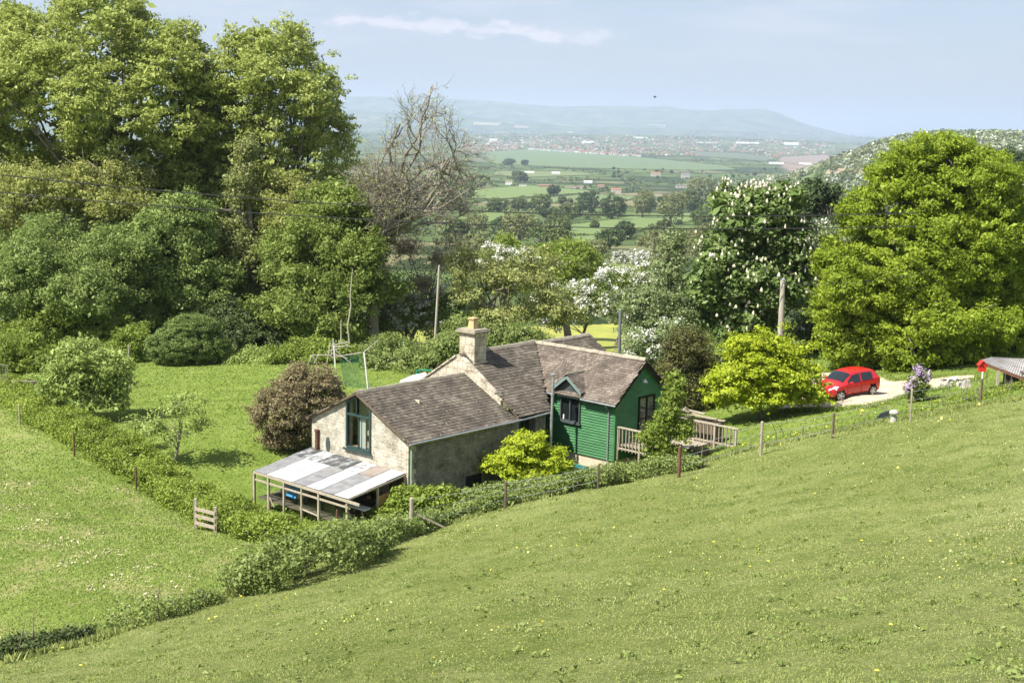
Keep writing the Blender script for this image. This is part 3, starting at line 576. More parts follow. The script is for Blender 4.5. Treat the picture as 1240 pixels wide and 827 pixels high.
# --- green boarded wing
zG = lambda s, t: 2.02 + (s - 10.95) * .79
s0, s1, tg = 11.3, 15.55, 3.4
mb = MB(); mb.hb(s0 + .05, s1, -4.0, tg - .05, -1.0, 2.2); mb.prism([H(s0 + .06, tg - .08, 2.2), H(s1, tg - .08, 2.2), H(13.43, tg - .08, 3.95)], -E2 * 7); mb.build('wall', M['dark'], cot)
mb = MB(); mb.hb(s0 + .02, s1 - .02, -2.5, tg - .02, -2.6, -1.0); mb.build('plinth', M['cream'], cot)
bd = MB(); nb = 22; zh = 3.1 / nb
for k in range(nb):
    z = -1.02 + k * zh
    for a, b in ([(-2.4, tg)] if z < .5 or z > 1.98 else [(-2.4, -.17), (1.17, tg)]):
        bd.hexa([H(s0 - .075, a, z), H(s0 - .075, b, z), H(s0 + .05, b, z), H(s0 + .05, a, z), H(s0 - .012, a, z + zh * 1.02), H(s0 - .012, b, z + zh * 1.02), H(s0 + .05, b, z + zh * 1.02), H(s0 + .05, a, z + zh * 1.02)])
bd.build('board_cladding', M['green'], cot)
bd = MB(); k = 0
while -1.02 + k * zh < 3.9:
    z = -1.02 + k * zh; zz = z + zh * 1.02
    hw = 2.13 if z < 2.0 else max(.02, (3.95 - z) / 1.95 * 2.13); hw2 = 2.13 if zz < 2.0 else max(.01, (3.95 - zz) / 1.95 * 2.13); c = 13.43
    bd.hexa([H(c - hw, tg - .05, z), H(c - hw, tg + .045, z), H(c + hw, tg + .045, z), H(c + hw, tg - .05, z), H(c - hw2, tg - .05, zz), H(c - hw2, tg + .012, zz), H(c + hw2, tg + .012, zz), H(c + hw2, tg - .05, zz)]); k += 1
bd.build('gable_cladding', M['green'], cot)
mb = MB(); mb.hb(s0 - .06, s0 + .1, tg - .06, tg + .06, -1.05, 2.05); mb.build('corner_board', M['green'], cot)
vG = [(10.95, -4.2), (10.95, 3.68), (13.43, 3.68), (13.43, -4.2)]
roof(cot, 'roof', [(10.95, -2.2), (10.95, 3.68), (13.43, 3.68), (13.43, -4.3), (12.9, -4.3)], zG, M['tile2'], 't', .17, .2)
roof(cot, 'roof', [(15.92, -4.3), (15.92, 3.68), (13.43, 3.68), (13.43, -4.3)], lambda s, t: 3.98 - (s - 13.43) * .79, M['tile2'], 't', .2, .25)
ridge_caps(cot, H(13.43, -4.25, 4.06), H(13.43, 3.66, 4.06), M['coping'], .12)
mb = MB()
for q in (-1, 1): mb.prism([H(13.43, 3.68, 3.96), H(13.43 + q * 2.5, 3.68, 1.98), H(13.43 + q * 2.5, 3.68, 1.78), H(13.43, 3.68, 3.74)], -E2 * .05)
mb.build('bargeboard', M['dark'], cot)
mb = MB(); mb.tube([H(10.9, -2.2, 1.95), H(10.9, -.55, 1.95)], .06, 6); mb.build('gutter', M['lead'], cot); mb = MB(); mb.tube([H(10.9, 1.4, 1.95), H(10.9, 3.7, 1.93)], .06, 6); mb.build('gutter', M['lead'], cot)
mb = MB(); mb.tube([H(10.92, 3.05, 1.9), H(11.0, 3.05, 1.75), H(11.2, 3.05, 1.55), H(11.2, 3.05, -1.3)], .045, 6); mb.build('downpipe', M['lead'], cot)
mb = MB(); mb.tube([H(11.2, -.72, 1.85), H(11.2, -.72, -1.5)], .05, 6); mb.build('soil_pipe', M['blackp'], cot)
# dormer
dm = MB(); dm.prism([H(11.12, -.3, 1.95), H(11.12, 1.2, 1.95), H(11.12, 1.2, 2.3), H(11.12, .45, 2.92), H(11.12, -.3, 2.3)], E1 * .9); dmo = dm.build('dormer', M['slate'], cot)
for q, nm in ((-1, 'dormer_roof'), (1, 'dormer_roof')):
    zf = (lambda q: (lambda s, t: 3.1 - (t - .45) * q * .82))(q); roof(dmo, nm, [(10.9, .45), (10.9, .45 + q * .98), (11.4, .45 + q * .98), (12.35, .45)], zf, M['tile2'], 's', .15, .18, .022, .05)
ridge_caps(dmo, H(10.9, .45, 3.14), H(12.3, .45, 3.14), M['coping'], .08)
mb = MB()
for q in (-1, 1): mb.prism([H(10.86, .45, 3.1), H(10.86, .45 + q * 1.0, 2.3), H(10.86, .45 + q * 1.0, 2.12), H(10.86, .45, 2.9)], E1 * .045)
mb.build('bargeboard', mat('grey_green_board', (.16, .22, .21), .5), dmo)
mb = MB(); mb.hb(11.0, 11.25, -.25, 1.2, 1.9, 2.0); mb.build('head', mat('grey_green_trim', (.20, .27, .25), .5), dmo)
mb = MB()
for a in (-.17, .46, 1.1): mb.hb(11.16, 11.28, a, a + .07, .62, 1.9)
mb.hb(11.16, 11.28, -.17, 1.17, .55, .64); mb.hb(11.16, 11.28, -.17, 1.17, 1.83, 1.9); mb.hb(11.1, 11.26, -.22, 1.24, .5, .56); wn_ = mb.build('window', M['slate'], cot)
mb = MB(); mb.hb(11.26, 11.28, -.1, .46, .64, 1.83); mb.hb(11.26, 11.28, .53, 1.1, .64, 1.83); mb.build('pane', M['dglass'], wn_)
mb = MB(); mb.hb(11.2, 11.24, .02, .09, .66, .9); mb.build('windowsill_ornament', M['white'], wn_)
# glazed doors and lamp in the green gable
mb = MB(); 
for a in (13.2, 13.85, 14.5): mb.hb(a, a + .09, tg + .03, tg + .1, -.1, 2.05)
mb.hb(13.2, 14.59, tg + .03, tg + .1, 1.98, 2.07); mb.hb(13.2, 14.59, tg + .03, tg + .1, -.15, -.05); mb.hb(13.29, 14.5, tg + .05, tg + .08, .85, .9); dd = mb.build('glazed_door', M['dark'], cot)
mb = MB(); mb.hb(13.29, 14.5, tg + .04, tg + .055, -.05, 1.98); mb.build('pane', mat('door_glass', (.05, .075, .06), .06, spec=.8), dd)
mb = MB(); mb.cyl(H(13.45, tg + .04, 2.95), H(13.45, tg + .2, 3.0), .02, 6); mb.tube([H(13.45, tg + .22, 3.02), H(13.45, tg + .22, 2.94), H(13.45, tg + .22, 2.85)], [.03, .08, .15], 10); mb.build('wall_lamp', M['white'], cot)
# flue pipe standing in front of the green wall
mb = MB(); a, b = H(9.6, .55, -1.6), H(9.75, .5, 3.25); mb.tube([a, b], [.075, .07], 10); mb.tube([b, b + UZ * .06], [.14, .14], 10); mb.build('flue', M['grey_metal'], cot)
mb = MB(); k = a + (b - a) * .78; mb.tube([k, k + UZ * .08], [.1, .1], 10); mb.build('flue_collar', M['lead'], cot); mb = MB(); k = a + (b - a) * .52; mb.tube([k, k + UZ * .06], [.09, .09], 10); mb.build('flue_collar', M['lead'], cot)

# ================================================================== lean-to greenhouse
gh = empty('lean_to_greenhouse', H(-2, -3.5, -2.2), 'timber lean-to greenhouse with patchy white and smoky roof sheets against the stone gable', 'greenhouse')
def LR(u, v):   # u 0..1 along t, v 0 at wall .. 1 at front
    t = -7.1 + u * 6.95 + v * (.35 - .1 * u); return H(-3.75 * v - .02, t, -.36 - .42 * v)
pat = ['ksskw', 'kwwsk', 'wwssw', 'mwswm', 'smwbw', 'mwsbw', 'wwbsw']
cols_ = 7; rws = 3; pm = {0: ('smoky', 'smoky', 'smoky'), 1: ('opal', 'opal', 'opal'), 2: ('opal', 'opal', 'opal'), 3: ('moss', 'smoky', 'smoky'), 4: ('opal', 'opal', 'opal'), 5: ('brown_sheet', 'brown_sheet', 'smoky'), 6: ('opal', 'opal', 'opal')}
pm[0] = ('moss', 'smoky', 'smoky'); pm[1] = ('streaky', 'opal', 'opal'); pm[2] = ('moss', 'opal', 'opal'); pm[3] = ('moss', 'smoky', 'smoky'); pm[4] = ('streaky', 'opal', 'opal'); pm[5] = ('brown_sheet', 'smoky', 'smoky')
M['streaky'] = mat('streaky_sheet', (.12, .12, .12), .5, c2=(.58, .59, .60), scale=3.0)
for c in range(cols_):
    for r in range(rws):
        u0, u1, v0, v1 = c / cols_ + .003, (c + 1) / cols_ - .003, r / rws + (.0 if r else .0), (r + 1) / rws + .01
        mb = MB(); lift = UZ * (.02 * (2 - r) + random.uniform(0, .01)); q = [LR(u0, v0) + lift, LR(u1, v0) + lift, LR(u1, v1) + lift, LR(u0, v1) + lift]; mb.prism(q, UZ * .012); mb.build('roof_panel', M[pm[c][r]], gh)
for c in range(cols_ + 1):
    mb = MB(); mb.beam(LR(c / cols_, 0) - UZ * .05, LR(c / cols_, 1) - UZ * .05, .05, .08); mb.build('rafter', M['wood'], gh)
mb = MB(); mb.beam(LR(-.01, 1) - UZ * .08 , LR(1.12, 1.02) - UZ * .1, .06, .12); mb.beam(LR(0, .5) - UZ * .13, LR(1, .5) - UZ * .13, .05, .07); mb.build('eave_beam', M['wood'], gh)
for u, wd in ((0, .11), (.16, .1), (.33, .09), (.52, .08), (.70, .1), (.985, .09)):
    p = LR(u, 1); mb = MB(); g_ = z1(p[0], p[1]); mb.beam(np.array([p[0], p[1], min(g_, -2.0) - .2]), p - UZ * .1, wd, wd, up=E1); mb.build('post', M['wood'], gh)
for u, wd in ((0, .09), (1, .09)):
    for v in (.02, .5):
        p = LR(u, v); mb = MB(); mb.beam(np.array([p[0], p[1], -2.5]), p - UZ * .1, wd, wd, up=E1); mb.build('post', M['wood'], gh)
mb = MB(); mb.beam(LR(0, 1) - UZ * .42, LR(1, 1) - UZ * .42, .04, .09); mb.build('rail', M['wood'], gh)
mb = MB(); mb.beam(LR(.5, 1) - UZ * 1.15, LR(.7, 1) - UZ * 1.25, .04, .06); mb.build('brace', M['wood'], gh); mb = MB(); mb.beam(LR(.14, 1) - UZ * .9, LR(.22, 1) - UZ * 1.5, .04, .05); mb.build('brace', M['wood'], gh)
mb = MB(); mb.prism([LR(1, .30) - UZ * .5, LR(1, .5) - UZ * .5, LR(1, .5) - UZ * 2.0, LR(1, .30) - UZ * 2.], E2 * .03); mb.build('side_board', M['wood_orange'], gh)
mb = MB(); mb.prism([LR(.02, .97) - UZ * .15, LR(.98, .97) - UZ * .15, LR(.98, .97) - UZ * 1.6, LR(.02, .97) - UZ * 1.6], E1 * .006); mb.build('glazing', M['glass'], gh)
mb = MB(); mb.prism([H(-.04, -6.9, -2.5), H(-.04, -.2, -2.5), H(-.04, -.2, -.5), H(-.04, -6.9, -.5)], -E1 * .02); mb.build('back_board', M['wood_dark'], gh)
# things kept inside
t_ = empty('lounge_chair', H(-3.0, -4.6, -2.2), 'pale draped chair with a blue cloth inside the greenhouse', 'chair')
mb = MB(); mb.hexa([H(-2.7, -5.2, -1.9), H(-2.7, -3.8, -1.9), H(-2.2, -3.8, -1.85), H(-2.2, -5.2, -1.85), H(-2.75, -5.2, -1.6), H(-2.75, -3.8, -1.6), H(-2.2, -3.8, -1.5), H(-2.2, -5.2, -1.5)]); mb.build('seat', M['cloth'], t_)
mb = MB(); mb.prism([H(-2.6, -5.3, -1.55), H(-2.6, -3.7, -1.55), H(-2.0, -3.8, -.82), H(-2.0, -5.2, -.82)], E1 * .12); mb.build('backrest', M['cloth'], t_)
mb = MB(); mb.prism([H(-2.85, -4.6, -1.85), H(-2.85, -3.9, -1.9), H(-2.62, -3.8, -1.35), H(-2.66, -4.3, -1.2)], -E1 * .06); mb.build('blanket', M['blue'], t_)
for a, b in ((-2.65, -5.1), (-2.65, -3.9), (-2.2, -5.1), (-2.2, -3.9)): mb = MB(); mb.cyl(H(a, b, -2.4), H(a, b, -1.8), .03, 6); mb.build('leg', M['wood'], t_)
t_.location = tuple(np.array(t_.location) - E1 * .45 - E2 * .3 + UZ * .12)
mb = MB(); mb.prism([LR(.02, .02)[:2].tolist() + [-2.12], LR(.98, .02)[:2].tolist() + [-2.12], LR(.98, .97)[:2].tolist() + [-2.12], LR(.02, .97)[:2].tolist() + [-2.12]], UZ * .05); mb.build('floor', M['wood_dark'], gh)  # dark floor added to deepen the shade inside the greenhouse
sh_ = empty('shade_shelving', H(-1.0, -2.2, -2.1), 'dark shelving added in place of interior shade at the greenhouse back, house end', 'shelf')  # dark boards added so the interior reads as shaded
for z_ in (-1.7, -1.25, -.85): mb = MB(); mb.hb(-1.2, -.75, -4.2, -.5, z_, z_ + .04); mb.build('shelf', M['wood_dark'], sh_)
for t0_ in (-4.2, -2.35, -.55): mb = MB(); mb.hb(-1.2, -.75, t0_, t0_ + .06, -2.1, -.6); mb.build('side_panel', M['wood_dark'], sh_)
for q_ in range(9):
    pp = H(-1.0, -4.0 + q_ * .4, -1.66 + .45 * (q_ % 2)); pl = empty('potted_plant', pp, 'potted seedling on the greenhouse shelving', 'plant', 'potted plants on the greenhouse shelving'); mb = MB(); mb.tube([pp, pp + UZ * .14], [.07, .1], 8); mb.build('pot', M['pot'], pl); C_ = pp + UZ * .22 + rng.normal(size=(24, 3)) * .07; v_, f_ = leaf_quads(C_, np.tile(UZ, (24, 1)), .08); np_mesh('foliage', v_, f_, LF['bright'], pl)
for k, (u, v, m_, l_) in enumerate([(.62, .7, 'wood_dark', 'dark timber bench in the middle of the greenhouse'), (.86, .6, 'white', 'white bench at the house end of the greenhouse')]):
    p = LR(u, v); b_ = empty('potting_bench', (p[0], p[1], -2.3), l_, 'bench'); mb = MB(); mb.box(p - UZ * 1.05, E2 * .7, E1 * .25, UZ * .03); mb.build('bench_top', M[m_], b_)
    for a in (-.6, .6):
        for c in (-.2, .2): mb = MB(); q = p + E2 * a + E1 * c; mb.cyl(q - UZ * 2.0, q - UZ * 1.08, .03, 6); mb.build('leg', M['wood_dark'], b_)

# ================================================================== deck with railings
dk = empty('timber_deck', H(13.3, 4.8, -.6), 'weathered timber deck with baluster railings beside the green gable', 'deck')
mb = MB()
for k in range(22): a = tg + .12 + k * .14; mb.hb(11.5, 15.1, a, a + .125, -.2, -.15)
mb.build('deck_boards', M['wood'], dk)
def railing(a, b, top, bot, n, post_every=1.4, lean=.03):
    a, b = np.asarray(a, float), np.asarray(b, float)
    r = MB(); r.beam(a + UZ * top - (b - a) * .02, b + UZ * (top - .02) + (b - a) * .04, .16, .06); r.build('handrail', M['wood'], dk)
    r = MB(); r.beam(a + UZ * (bot + .12), b + UZ * (bot + .12), .05, .08); r.build('bottom_rail', M['wood'], dk)
    for i in range(n):
        p = a + (b - a) * (i + .5) / n; r = MB(); j = (b - a) / np.linalg.norm(b - a) * random.uniform(-lean, lean); r.beam(p + UZ * bot, p + UZ * (top - .03) + j, .075, .035, up=(b - a)); r.build('baluster', M['wood'], dk)
    L_ = np.linalg.norm(b - a); m = max(1, round(L_ / post_every))
    for i in range(m + 1):
        p = a + (b - a) * i / m; r = MB(); r.beam(p + UZ * (bot - .5), p + UZ * (top + .02), .1, .1, up=(b - a)); r.build('post', M['wood'], dk)
railing(H(11.45, 3.5, 0), H(11.45, 6.3, 0), .76, -.45, 13)
railing(H(15.1, 4.4, 0), H(15.1, 8.25, 0), .92, -.15, 17)
railing(H(11.45, 6.3, 0), H(13.2, 6.9, 0), .1, -.7, 6)
mb = MB()
for k, (a, b) in enumerate([((15.9, 3.9, 1.0), (16.1, 6.4, .95)), ((15.7, 4.2, 1.25), (16.4, 5.9, .8)), ((16.1, 4.0, .7), (16.3, 6.8, .9)), ((15.8, 4.6, 1.35), (16.5, 5.0, .5)), ((16.2, 3.8, 1.15), (16.2, 5.6, 1.1))]): mb.beam(H(*a), H(*b), .16, .05)
lo = mb.build('timber_pile', M['wood'], loc=H(16, 5, 0)); meta(lo, 'loose weathered boards stacked behind the deck railing', 'timber pile')
mb = MB(); mb.hb(15.75, 16.5, 4.0, 6.6, -1., .75); meta(mb.build('log_stack', M['wood_dark'], loc=H(16, 5, -1)), 'dark stack of logs under the loose boards behind the deck', 'log stack')
pt = empty('plant_tub', H(13.1, 7.4, -.3), 'square dark tub with yellow flowers below the deck railing', 'planter'); mb = MB(); mb.hexa([H(12.8, 7.1, -.5), H(12.8, 7.7, -.5), H(13.4, 7.7, -.5), H(13.4, 7.1, -.5), H(12.7, 7., .05), H(12.7, 7.8, .05), H(13.5, 7.8, .05), H(13.5, 7.0, .05)]); mb.build('tub', M['wood_dark'], pt)
P = H(13.1, 7.4, .15) + rng.normal(size=(40, 3)) * np.array([.25, .25, .07]); v_, f_ = leaf_quads(P, np.tile(UZ, (40, 1)), .14); np_mesh('foliage', v_, f_, LF['bright'], pt)
# ================================================================== car
def build_car():
    z0 = 1.0; a = gp(1016.5, 486); b = gp(1055, 479); c = (a + b) / 2
    return a, b
ca, cb = build_car(); fw_ = unit(ca - cb); fwd = unit(fw_); wbase = float(np.linalg.norm((ca - cb)[:2])); K = wbase / 2.5
lf = unit(np.array([-fwd[1], fwd[0], 0.]))   # left of the car; the visible flank is the car's left side
SIDE = 1 if (lf @ np.array([0, -1, 0])) > 0 else -1
rt = lf * SIDE   # toward the camera
ctr = (ca + cb) / 2 - rt * .74 * K; ctr[2] = (ca[2] + cb[2]) / 2
def CP_(x, y, z): return ctr + fwd * x * K + rt * y * K + UZ * z * K
car = empty('parked_car', ctr, 'small red hatchback parked on the gravel drive under the big maple', 'car')
# stations along the length: x, bottom z, belt z, top z, half width, top half width
ST = [(-1.93,.42,.80,.86,.62,.55),(-1.88,.30,.92,1.02,.76,.62),(-1.80,.24,.98,1.14,.82,.64),(-1.55,.22,1.0,1.40,.845,.60),(-1.25,.22,.98,1.475,.85,.60),(-.7,.22,.95,1.51,.85,.60),(-.1,.22,.93,1.50,.85,.60),(.35,.22,.91,1.44,.85,.60),(.62,.22,.90,1.30,.85,.62),(.98,.22,.89,1.03,.85,.66),(1.18,.22,.87,.96,.845,.70),(1.5,.22,.80,.90,.83,.68),(1.75,.24,.70,.80,.78,.62),(1.90,.28,.58,.68,.68,.52),(1.96,.36,.50,.56,.56,.42)]
ST = np.array(ST); xs = np.linspace(-1.93, 1.96, 66); S = np.array([[np.interp(x, ST[:, 0], ST[:, k]) for k in range(1, 6)] for x in xs])
ring = []
for x, (zb, zbelt, ztop, hw, tw_) in zip(xs, S):
    h = zbelt - zb; pts = [(hw * .86, zb), (hw * .95, zb + h * .12), (hw, zb + h * .38), (hw * 1.0, zb + h * .62), (hw * .985, zb + h * .85), (hw * .955, zbelt)]
    for k in range(1, 6): f = k / 6; pts.append((hw * .945 + (tw_ - hw * .945) * f, zbelt + (ztop - .07 - zbelt) * f))
    pts += [(tw_, ztop - .07), (tw_ * .9, ztop - .025), (tw_ * .6, ztop), (tw_ * .3, ztop + .012), (0, ztop + .015)]
    ring.append(pts)
nr_ = len(ring[0]); body = MB(); WX = (1.25, -1.25)
def grid_faces(sgn, cond, off=0.):
    m = MB()
    for i in range(len(xs) - 1):
        for j in range(nr_ - 1):
            x = (xs[i] + xs[i + 1]) / 2; z = (ring[i][j][1] + ring[i][j + 1][1]) / 2
            if not cond(x, z, j): continue
            q = [(xs[i], *ring[i][j]), (xs[i + 1], *ring[i + 1][j]), (xs[i + 1], *ring[i + 1][j + 1]), (xs[i], *ring[i][j + 1])]
            m.add([CP_(x_, sgn * (y_ + off * (j < 11)), z_ + off * (j >= 11) + off * .5) for x_, y_, z_ in q], [(0, 1, 2, 3)])
    return m
arch = lambda x, z: min((x - WX[0]) ** 2 + (z - .31) ** 2, (x - WX[1]) ** 2 + (z - .31) ** 2) < .365 ** 2
for sgn in (1, -1):
    g_ = grid_faces(sgn, lambda x, z, j: not (arch(x, z) and j < 5)); b0 = len(body.v); body.v += g_.v; body.f += [tuple(b0 + i for i in f) for f in g_.f]; body.m += g_.m
ends = [ring[0], ring[-1]]
for e, x in ((ring[0], xs[0]), (ring[-1], xs[-1])):
    body.add([CP_(x, y, z) for y, z in e] + [CP_(x, -y, z) for y, z in e[::-1][1:]], [tuple(range(2 * nr_ - 1))])
body.mi = 0; bo = body.build('body', M['red'], car, smooth=False)
me = bo.data; me.polygons.foreach_set('use_smooth', [True] * len(me.polygons))
bm_ = MB(); bm_.box(CP_(0, 0, .45), fwd * 1.75 * K, rt * .70 * K, UZ * .2 * K); bm_.build('underbody', M['blackp'], car)
slope_w = lambda x: 1.50 if x < .2 else 1.50 - (x - .2) * .66
for sgn in (1, -1):
    for x0, x1 in ((-.27, .72), (-1.22, -.36)):
        grid_faces(sgn, lambda x, z, j: 5 <= j <= 9 and x0 < x < x1 and z < slope_w(x + .12) - .05 and z > .93, .012).build('side_window', M['dglass'], car)
for x0, x1, nm in ((.42, .99, 'windscreen'), (-1.86, -1.58, 'rear_window')):
    ws = MB()
    for sgn in (1, -1):
        g_ = grid_faces(sgn, lambda x, z, j: j >= 11 and x0 < x < x1, .012); b0 = len(ws.v); ws.v += g_.v; ws.f += [tuple(b0 + i for i in f) for f in g_.f]; ws.m += g_.m
    ws.build(nm, M['dglass'], car)
for sgn in (1, -1):
    for k, x in enumerate(WX):
        c = CP_(x, sgn * .74, .31); ax = rt * sgn; ff = fwd
        if k == 0: ax = unit(rt * sgn * math.cos(.28) + fwd * math.sin(.28) * sgn); ff = unit(np.cross(UZ, ax))
        wo2 = MB(); wo2.tube([c - ax * .11 * K, c - ax * .08 * K, c + ax * .08 * K, c + ax * .11 * K], [.29 * K, .31 * K, .31 * K, .285 * K], 24); wl = wo2.build('wheel', M['tyre'], car)
        rm = MB(); rm.tube([c + ax * .105 * K, c + ax * .116 * K], [.205 * K, .2 * K], 20); rm.build('hub', M['blackp'], wl)
        rm = MB(); 
        for q in range(5):
            an = q * 2 * math.pi / 5; d_ = ff * math.cos(an) + UZ * math.sin(an); n_ = -ff * math.sin(an) + UZ * math.cos(an)
            rm.hexa([c + ax * .118 * K - n_ * .035 * K, c + ax * .118 * K + n_ * .035 * K, c + ax * .118 * K + d_ * .195 * K + n_ * .05 * K, c + ax * .118 * K + d_ * .195 * K - n_ * .05 * K] + [c + ax * .13 * K - n_ * .03 * K, c + ax * .13 * K + n_ * .03 * K, c + ax * .126 * K + d_ * .19 * K + n_ * .045 * K, c + ax * .126 * K + d_ * .19 * K - n_ * .045 * K])
        for q in range(24):
            an = q * math.pi / 12; an2 = an + math.pi / 12; p = lambda r_, a_, o_: c + ax * o_ * K + (ff * math.cos(a_) + UZ * math.sin(a_)) * r_ * K; rm.add([p(.19, an, .122), p(.215, an, .118), p(.215, an2, .118), p(.19, an2, .122)], [(0, 1, 2, 3)])
        rm.build('rim', M['rim'], wl)
    mb = MB(); mb.tube([CP_(.62, sgn * .86, .95), CP_(.60, sgn * .98, .98), CP_(.56, sgn * 1.0, .98)], [.05 * K, .085 * K, .07 * K], 8); mb.build('mirror', M['red'], car)
    mb = MB(); mb.hexa([CP_(1.62, sgn * .60, .66), CP_(1.86, sgn * .60, .56), CP_(1.60, sgn * .82, .66), CP_(1.5, sgn * .80, .70), CP_(1.55, sgn * .62, .85), CP_(1.80, sgn * .60, .72), CP_(1.60, sgn * .80, .78), CP_(1.42, sgn * .80, .84)]); mb.build('headlight', M['lamp'], car)
    mb = MB(); mb.tube([CP_(1.80, sgn * .60, .40), CP_(1.90, sgn * .62, .40)], [.07 * K, .06 * K], 10); mb.build('fog_lamp', M['lamp'], car)
    mb = MB(); mb.hexa([CP_(-1.93, sgn * .58, .8), CP_(-1.78, sgn * .83, .8), CP_(-1.7, sgn * .83, .82), CP_(-1.8, sgn * .6, .82), CP_(-1.90, sgn * .58, 1.02), CP_(-1.74, sgn * .82, 1.02), CP_(-1.66, sgn * .82, 1.0), CP_(-1.76, sgn * .6, 1.0)]); mb.build('tail_light', M['redlamp'], car)
    mb = MB(); [mb.beam(CP_(x, sgn * .856, .3), CP_(x - .02, sgn * .85, .9), .012, .012) for x in (.78, -.3, -1.0)]; mb.build('door_seam', M['blackp'], car)
    mb = MB(); [mb.beam(CP_(x, sgn * .862, .80), CP_(x + .2, sgn * .862, .80), .03, .03) for x in (-.2, -1.08)]; mb.build('door_handle', M['red'], car)
mb = MB(); mb.prism([CP_(1.93, -.42, .3), CP_(1.985, 0, .28), CP_(1.93, .42, .3), CP_(1.93, .40, .46), CP_(1.98, 0, .46), CP_(1.93, -.40, .46)], fwd * .02); mb.build('grille', M['blackp'], car)
mb = MB(); mb.prism([CP_(1.955, -.26, .34), CP_(1.985, .26, .34), CP_(1.985, .26, .44), CP_(1.955, -.26, .44)], fwd * .03); mb.build('number_plate', M['white'], car)
for sgn in (1, -1): mb = MB(); mb.beam(CP_(-.88, sgn * .845, .25), CP_(.88, sgn * .845, .25), .05, .09); mb.build('sill_trim', M['blackp'], car)
mb = MB(); mb.tube([CP_(-1.3, 0, 1.5), CP_(-1.5, 0, 1.72)], [.008, .006], 4); mb.build('aerial', M['blackp'], car)
# ================================================================== gravel drive
def drape(name, px_poly, dz, m, kind='structure', step=None, y0=9.):
    pts = [gp(*p, y0=y0) for p in px_poly]; P = np.array(pts); 
    xs_, ys_ = P[:, 0], P[:, 1]; dx = (xs_.max() - xs_.min()); dy = ys_.max() - ys_.min(); n1, n2 = 60, 60
    gx, gy = np.meshgrid(np.linspace(xs_.min(), xs_.max(), n1), np.linspace(ys_.min(), ys_.max(), n2), indexing='ij')
    # map a unit grid over the polygon by clipping cells
    def ins(x, y):
        c = np.zeros(x.shape, bool); j = len(P) - 1
        for i in range(len(P)):
            k = ((P[i, 1] > y) != (P[j, 1] > y)) & (x < (P[j, 0] - P[i, 0]) * (y - P[i, 1]) / (P[j, 1] - P[i, 1] + 1e-12) + P[i, 0]); c ^= k; j = i
        return c
    X_, Y_ = gx.ravel(), gy.ravel(); Z_ = zt(X_, Y_) + dz; idx = (np.arange(n1 - 1)[:, None] * n2 + np.arange(n2 - 1)[None, :]).ravel(); Fq = np.c_[idx, idx + n2, idx + n2 + 1, idx + 1]
    cx = X_[Fq].mean(1); cy = Y_[Fq].mean(1); Fq = Fq[ins(cx, cy)]
    o = np_mesh(name, np.c_[X_, Y_, Z_], Fq, m, smooth=True, loc=(0, 0, 0)); meta(o, kind=kind); return o
gravel = mat('gravel', (.50, .44, .33), c2=(.62, .56, .44), scale=.9, bump=.6, bscale=14, c3=(.40, .33, .23))
drape('driveway', [(940,500),(1000,496),(1055,493),(1100,480),(1150,468),(1188,459),(1188,454),(1140,457),(1085,462),(1062,454),(985,452),(930,475)], .05, gravel)

# ================================================================== trees and shrubs
# --- shrubs closing the garden
for k, (nm, lb, Yv, L_, m_) in enumerate([('border_shrub', 'bright leafy shrub at the left end of the lawn behind the lattice', 88, [(20,425,34,24),(48,440,26,18),(5,445,24,20)], 'bright'), ('border_shrub', 'green shrub at the back of the lawn left of the clipped bush', 99, [(150,425,28,20),(165,410,20,18)], 'bright'), ('border_shrub', 'low pale green weeds and shrub right of the clipped bush', 97, [(300,438,34,12),(330,440,30,12),(275,438,16,10)], 'apple'),
  ('border_shrub', 'mid green shrub behind the fruit cage', 96, [(370,432,34,18),(405,430,30,18),(345,436,20,12)], 'bright'), ('border_shrub', 'dark rounded shrub between fruit cage and swing', 93, [(455,445,26,20),(478,450,24,16),(500,440,26,22)], 'bramble'), ('border_shrub', 'dark leafy shrub directly left of the chimney', 90, [(530,445,26,20),(550,425,22,22),(515,455,20,12)], 'bramble'),
  ('border_shrub', 'leafy shrub behind the ridge right of the chimney', 95, [(600,415,26,18),(630,408,26,16),(575,425,18,18)], 'bramble')]):
    tree(nm, lb, 'shrub', on(*at(L_[0][0], 455, Yv)[:2]), px_lobes(Yv, L_), LF[m_], r0=.08, spacing=.7, n_per=70, cr=.5, size=.14, top=at(L_[0][0], L_[0][1], Yv), low=-.9, bump=3)
# --- the tall beeches on the left
def G(px, py): return gp(px, py)
BY = 100
tree('beech_tree', 'tallest spreading beech on the far left, crown reaching the top of the picture', 'tree', on(*at(110, 430, 118)[:2]), px_lobes(118, [(60,110,95,85),(135,75,85,85,3),(150,150,95,90,-1),(205,110,60,75,2),(40,210,85,80,2),(175,225,70,60,3),(110,30,60,60,4),(215,60,30,40,3),(20,60,55,65,6),(-40,140,80,120,4),(235,170,35,55,4),(225,240,50,50,3)]), LF['beech'], bump=6, r0=.55, spacing=1.15, n_per=60, cr=.8, size=.26, flat=.4, rough=.25, ntips=26, sub=3, holes=.22, fill=.5)
tree('beech_tree', 'rounded pale green beech between the tallest beech and the bare tree', 'tree', on(*at(330, 430, 122)[:2]), px_lobes(122, [(310,110,75,75),(365,125,58,75,1),(330,190,85,80),(290,250,55,70,1),(385,215,48,85,1),(345,75,48,45,2),(255,160,45,75,3),(395,165,38,55,2),(300,60,28,28,2),(262,200,40,60,3),(405,245,40,45,3),(330,300,60,50,3),(262,120,26,45,3)]), LF['beech2'], bump=6, r0=.5, spacing=1.15, n_per=58, cr=.78, size=.25, flat=.4, rough=.25, ntips=24, sub=3, holes=.26, fill=.5)
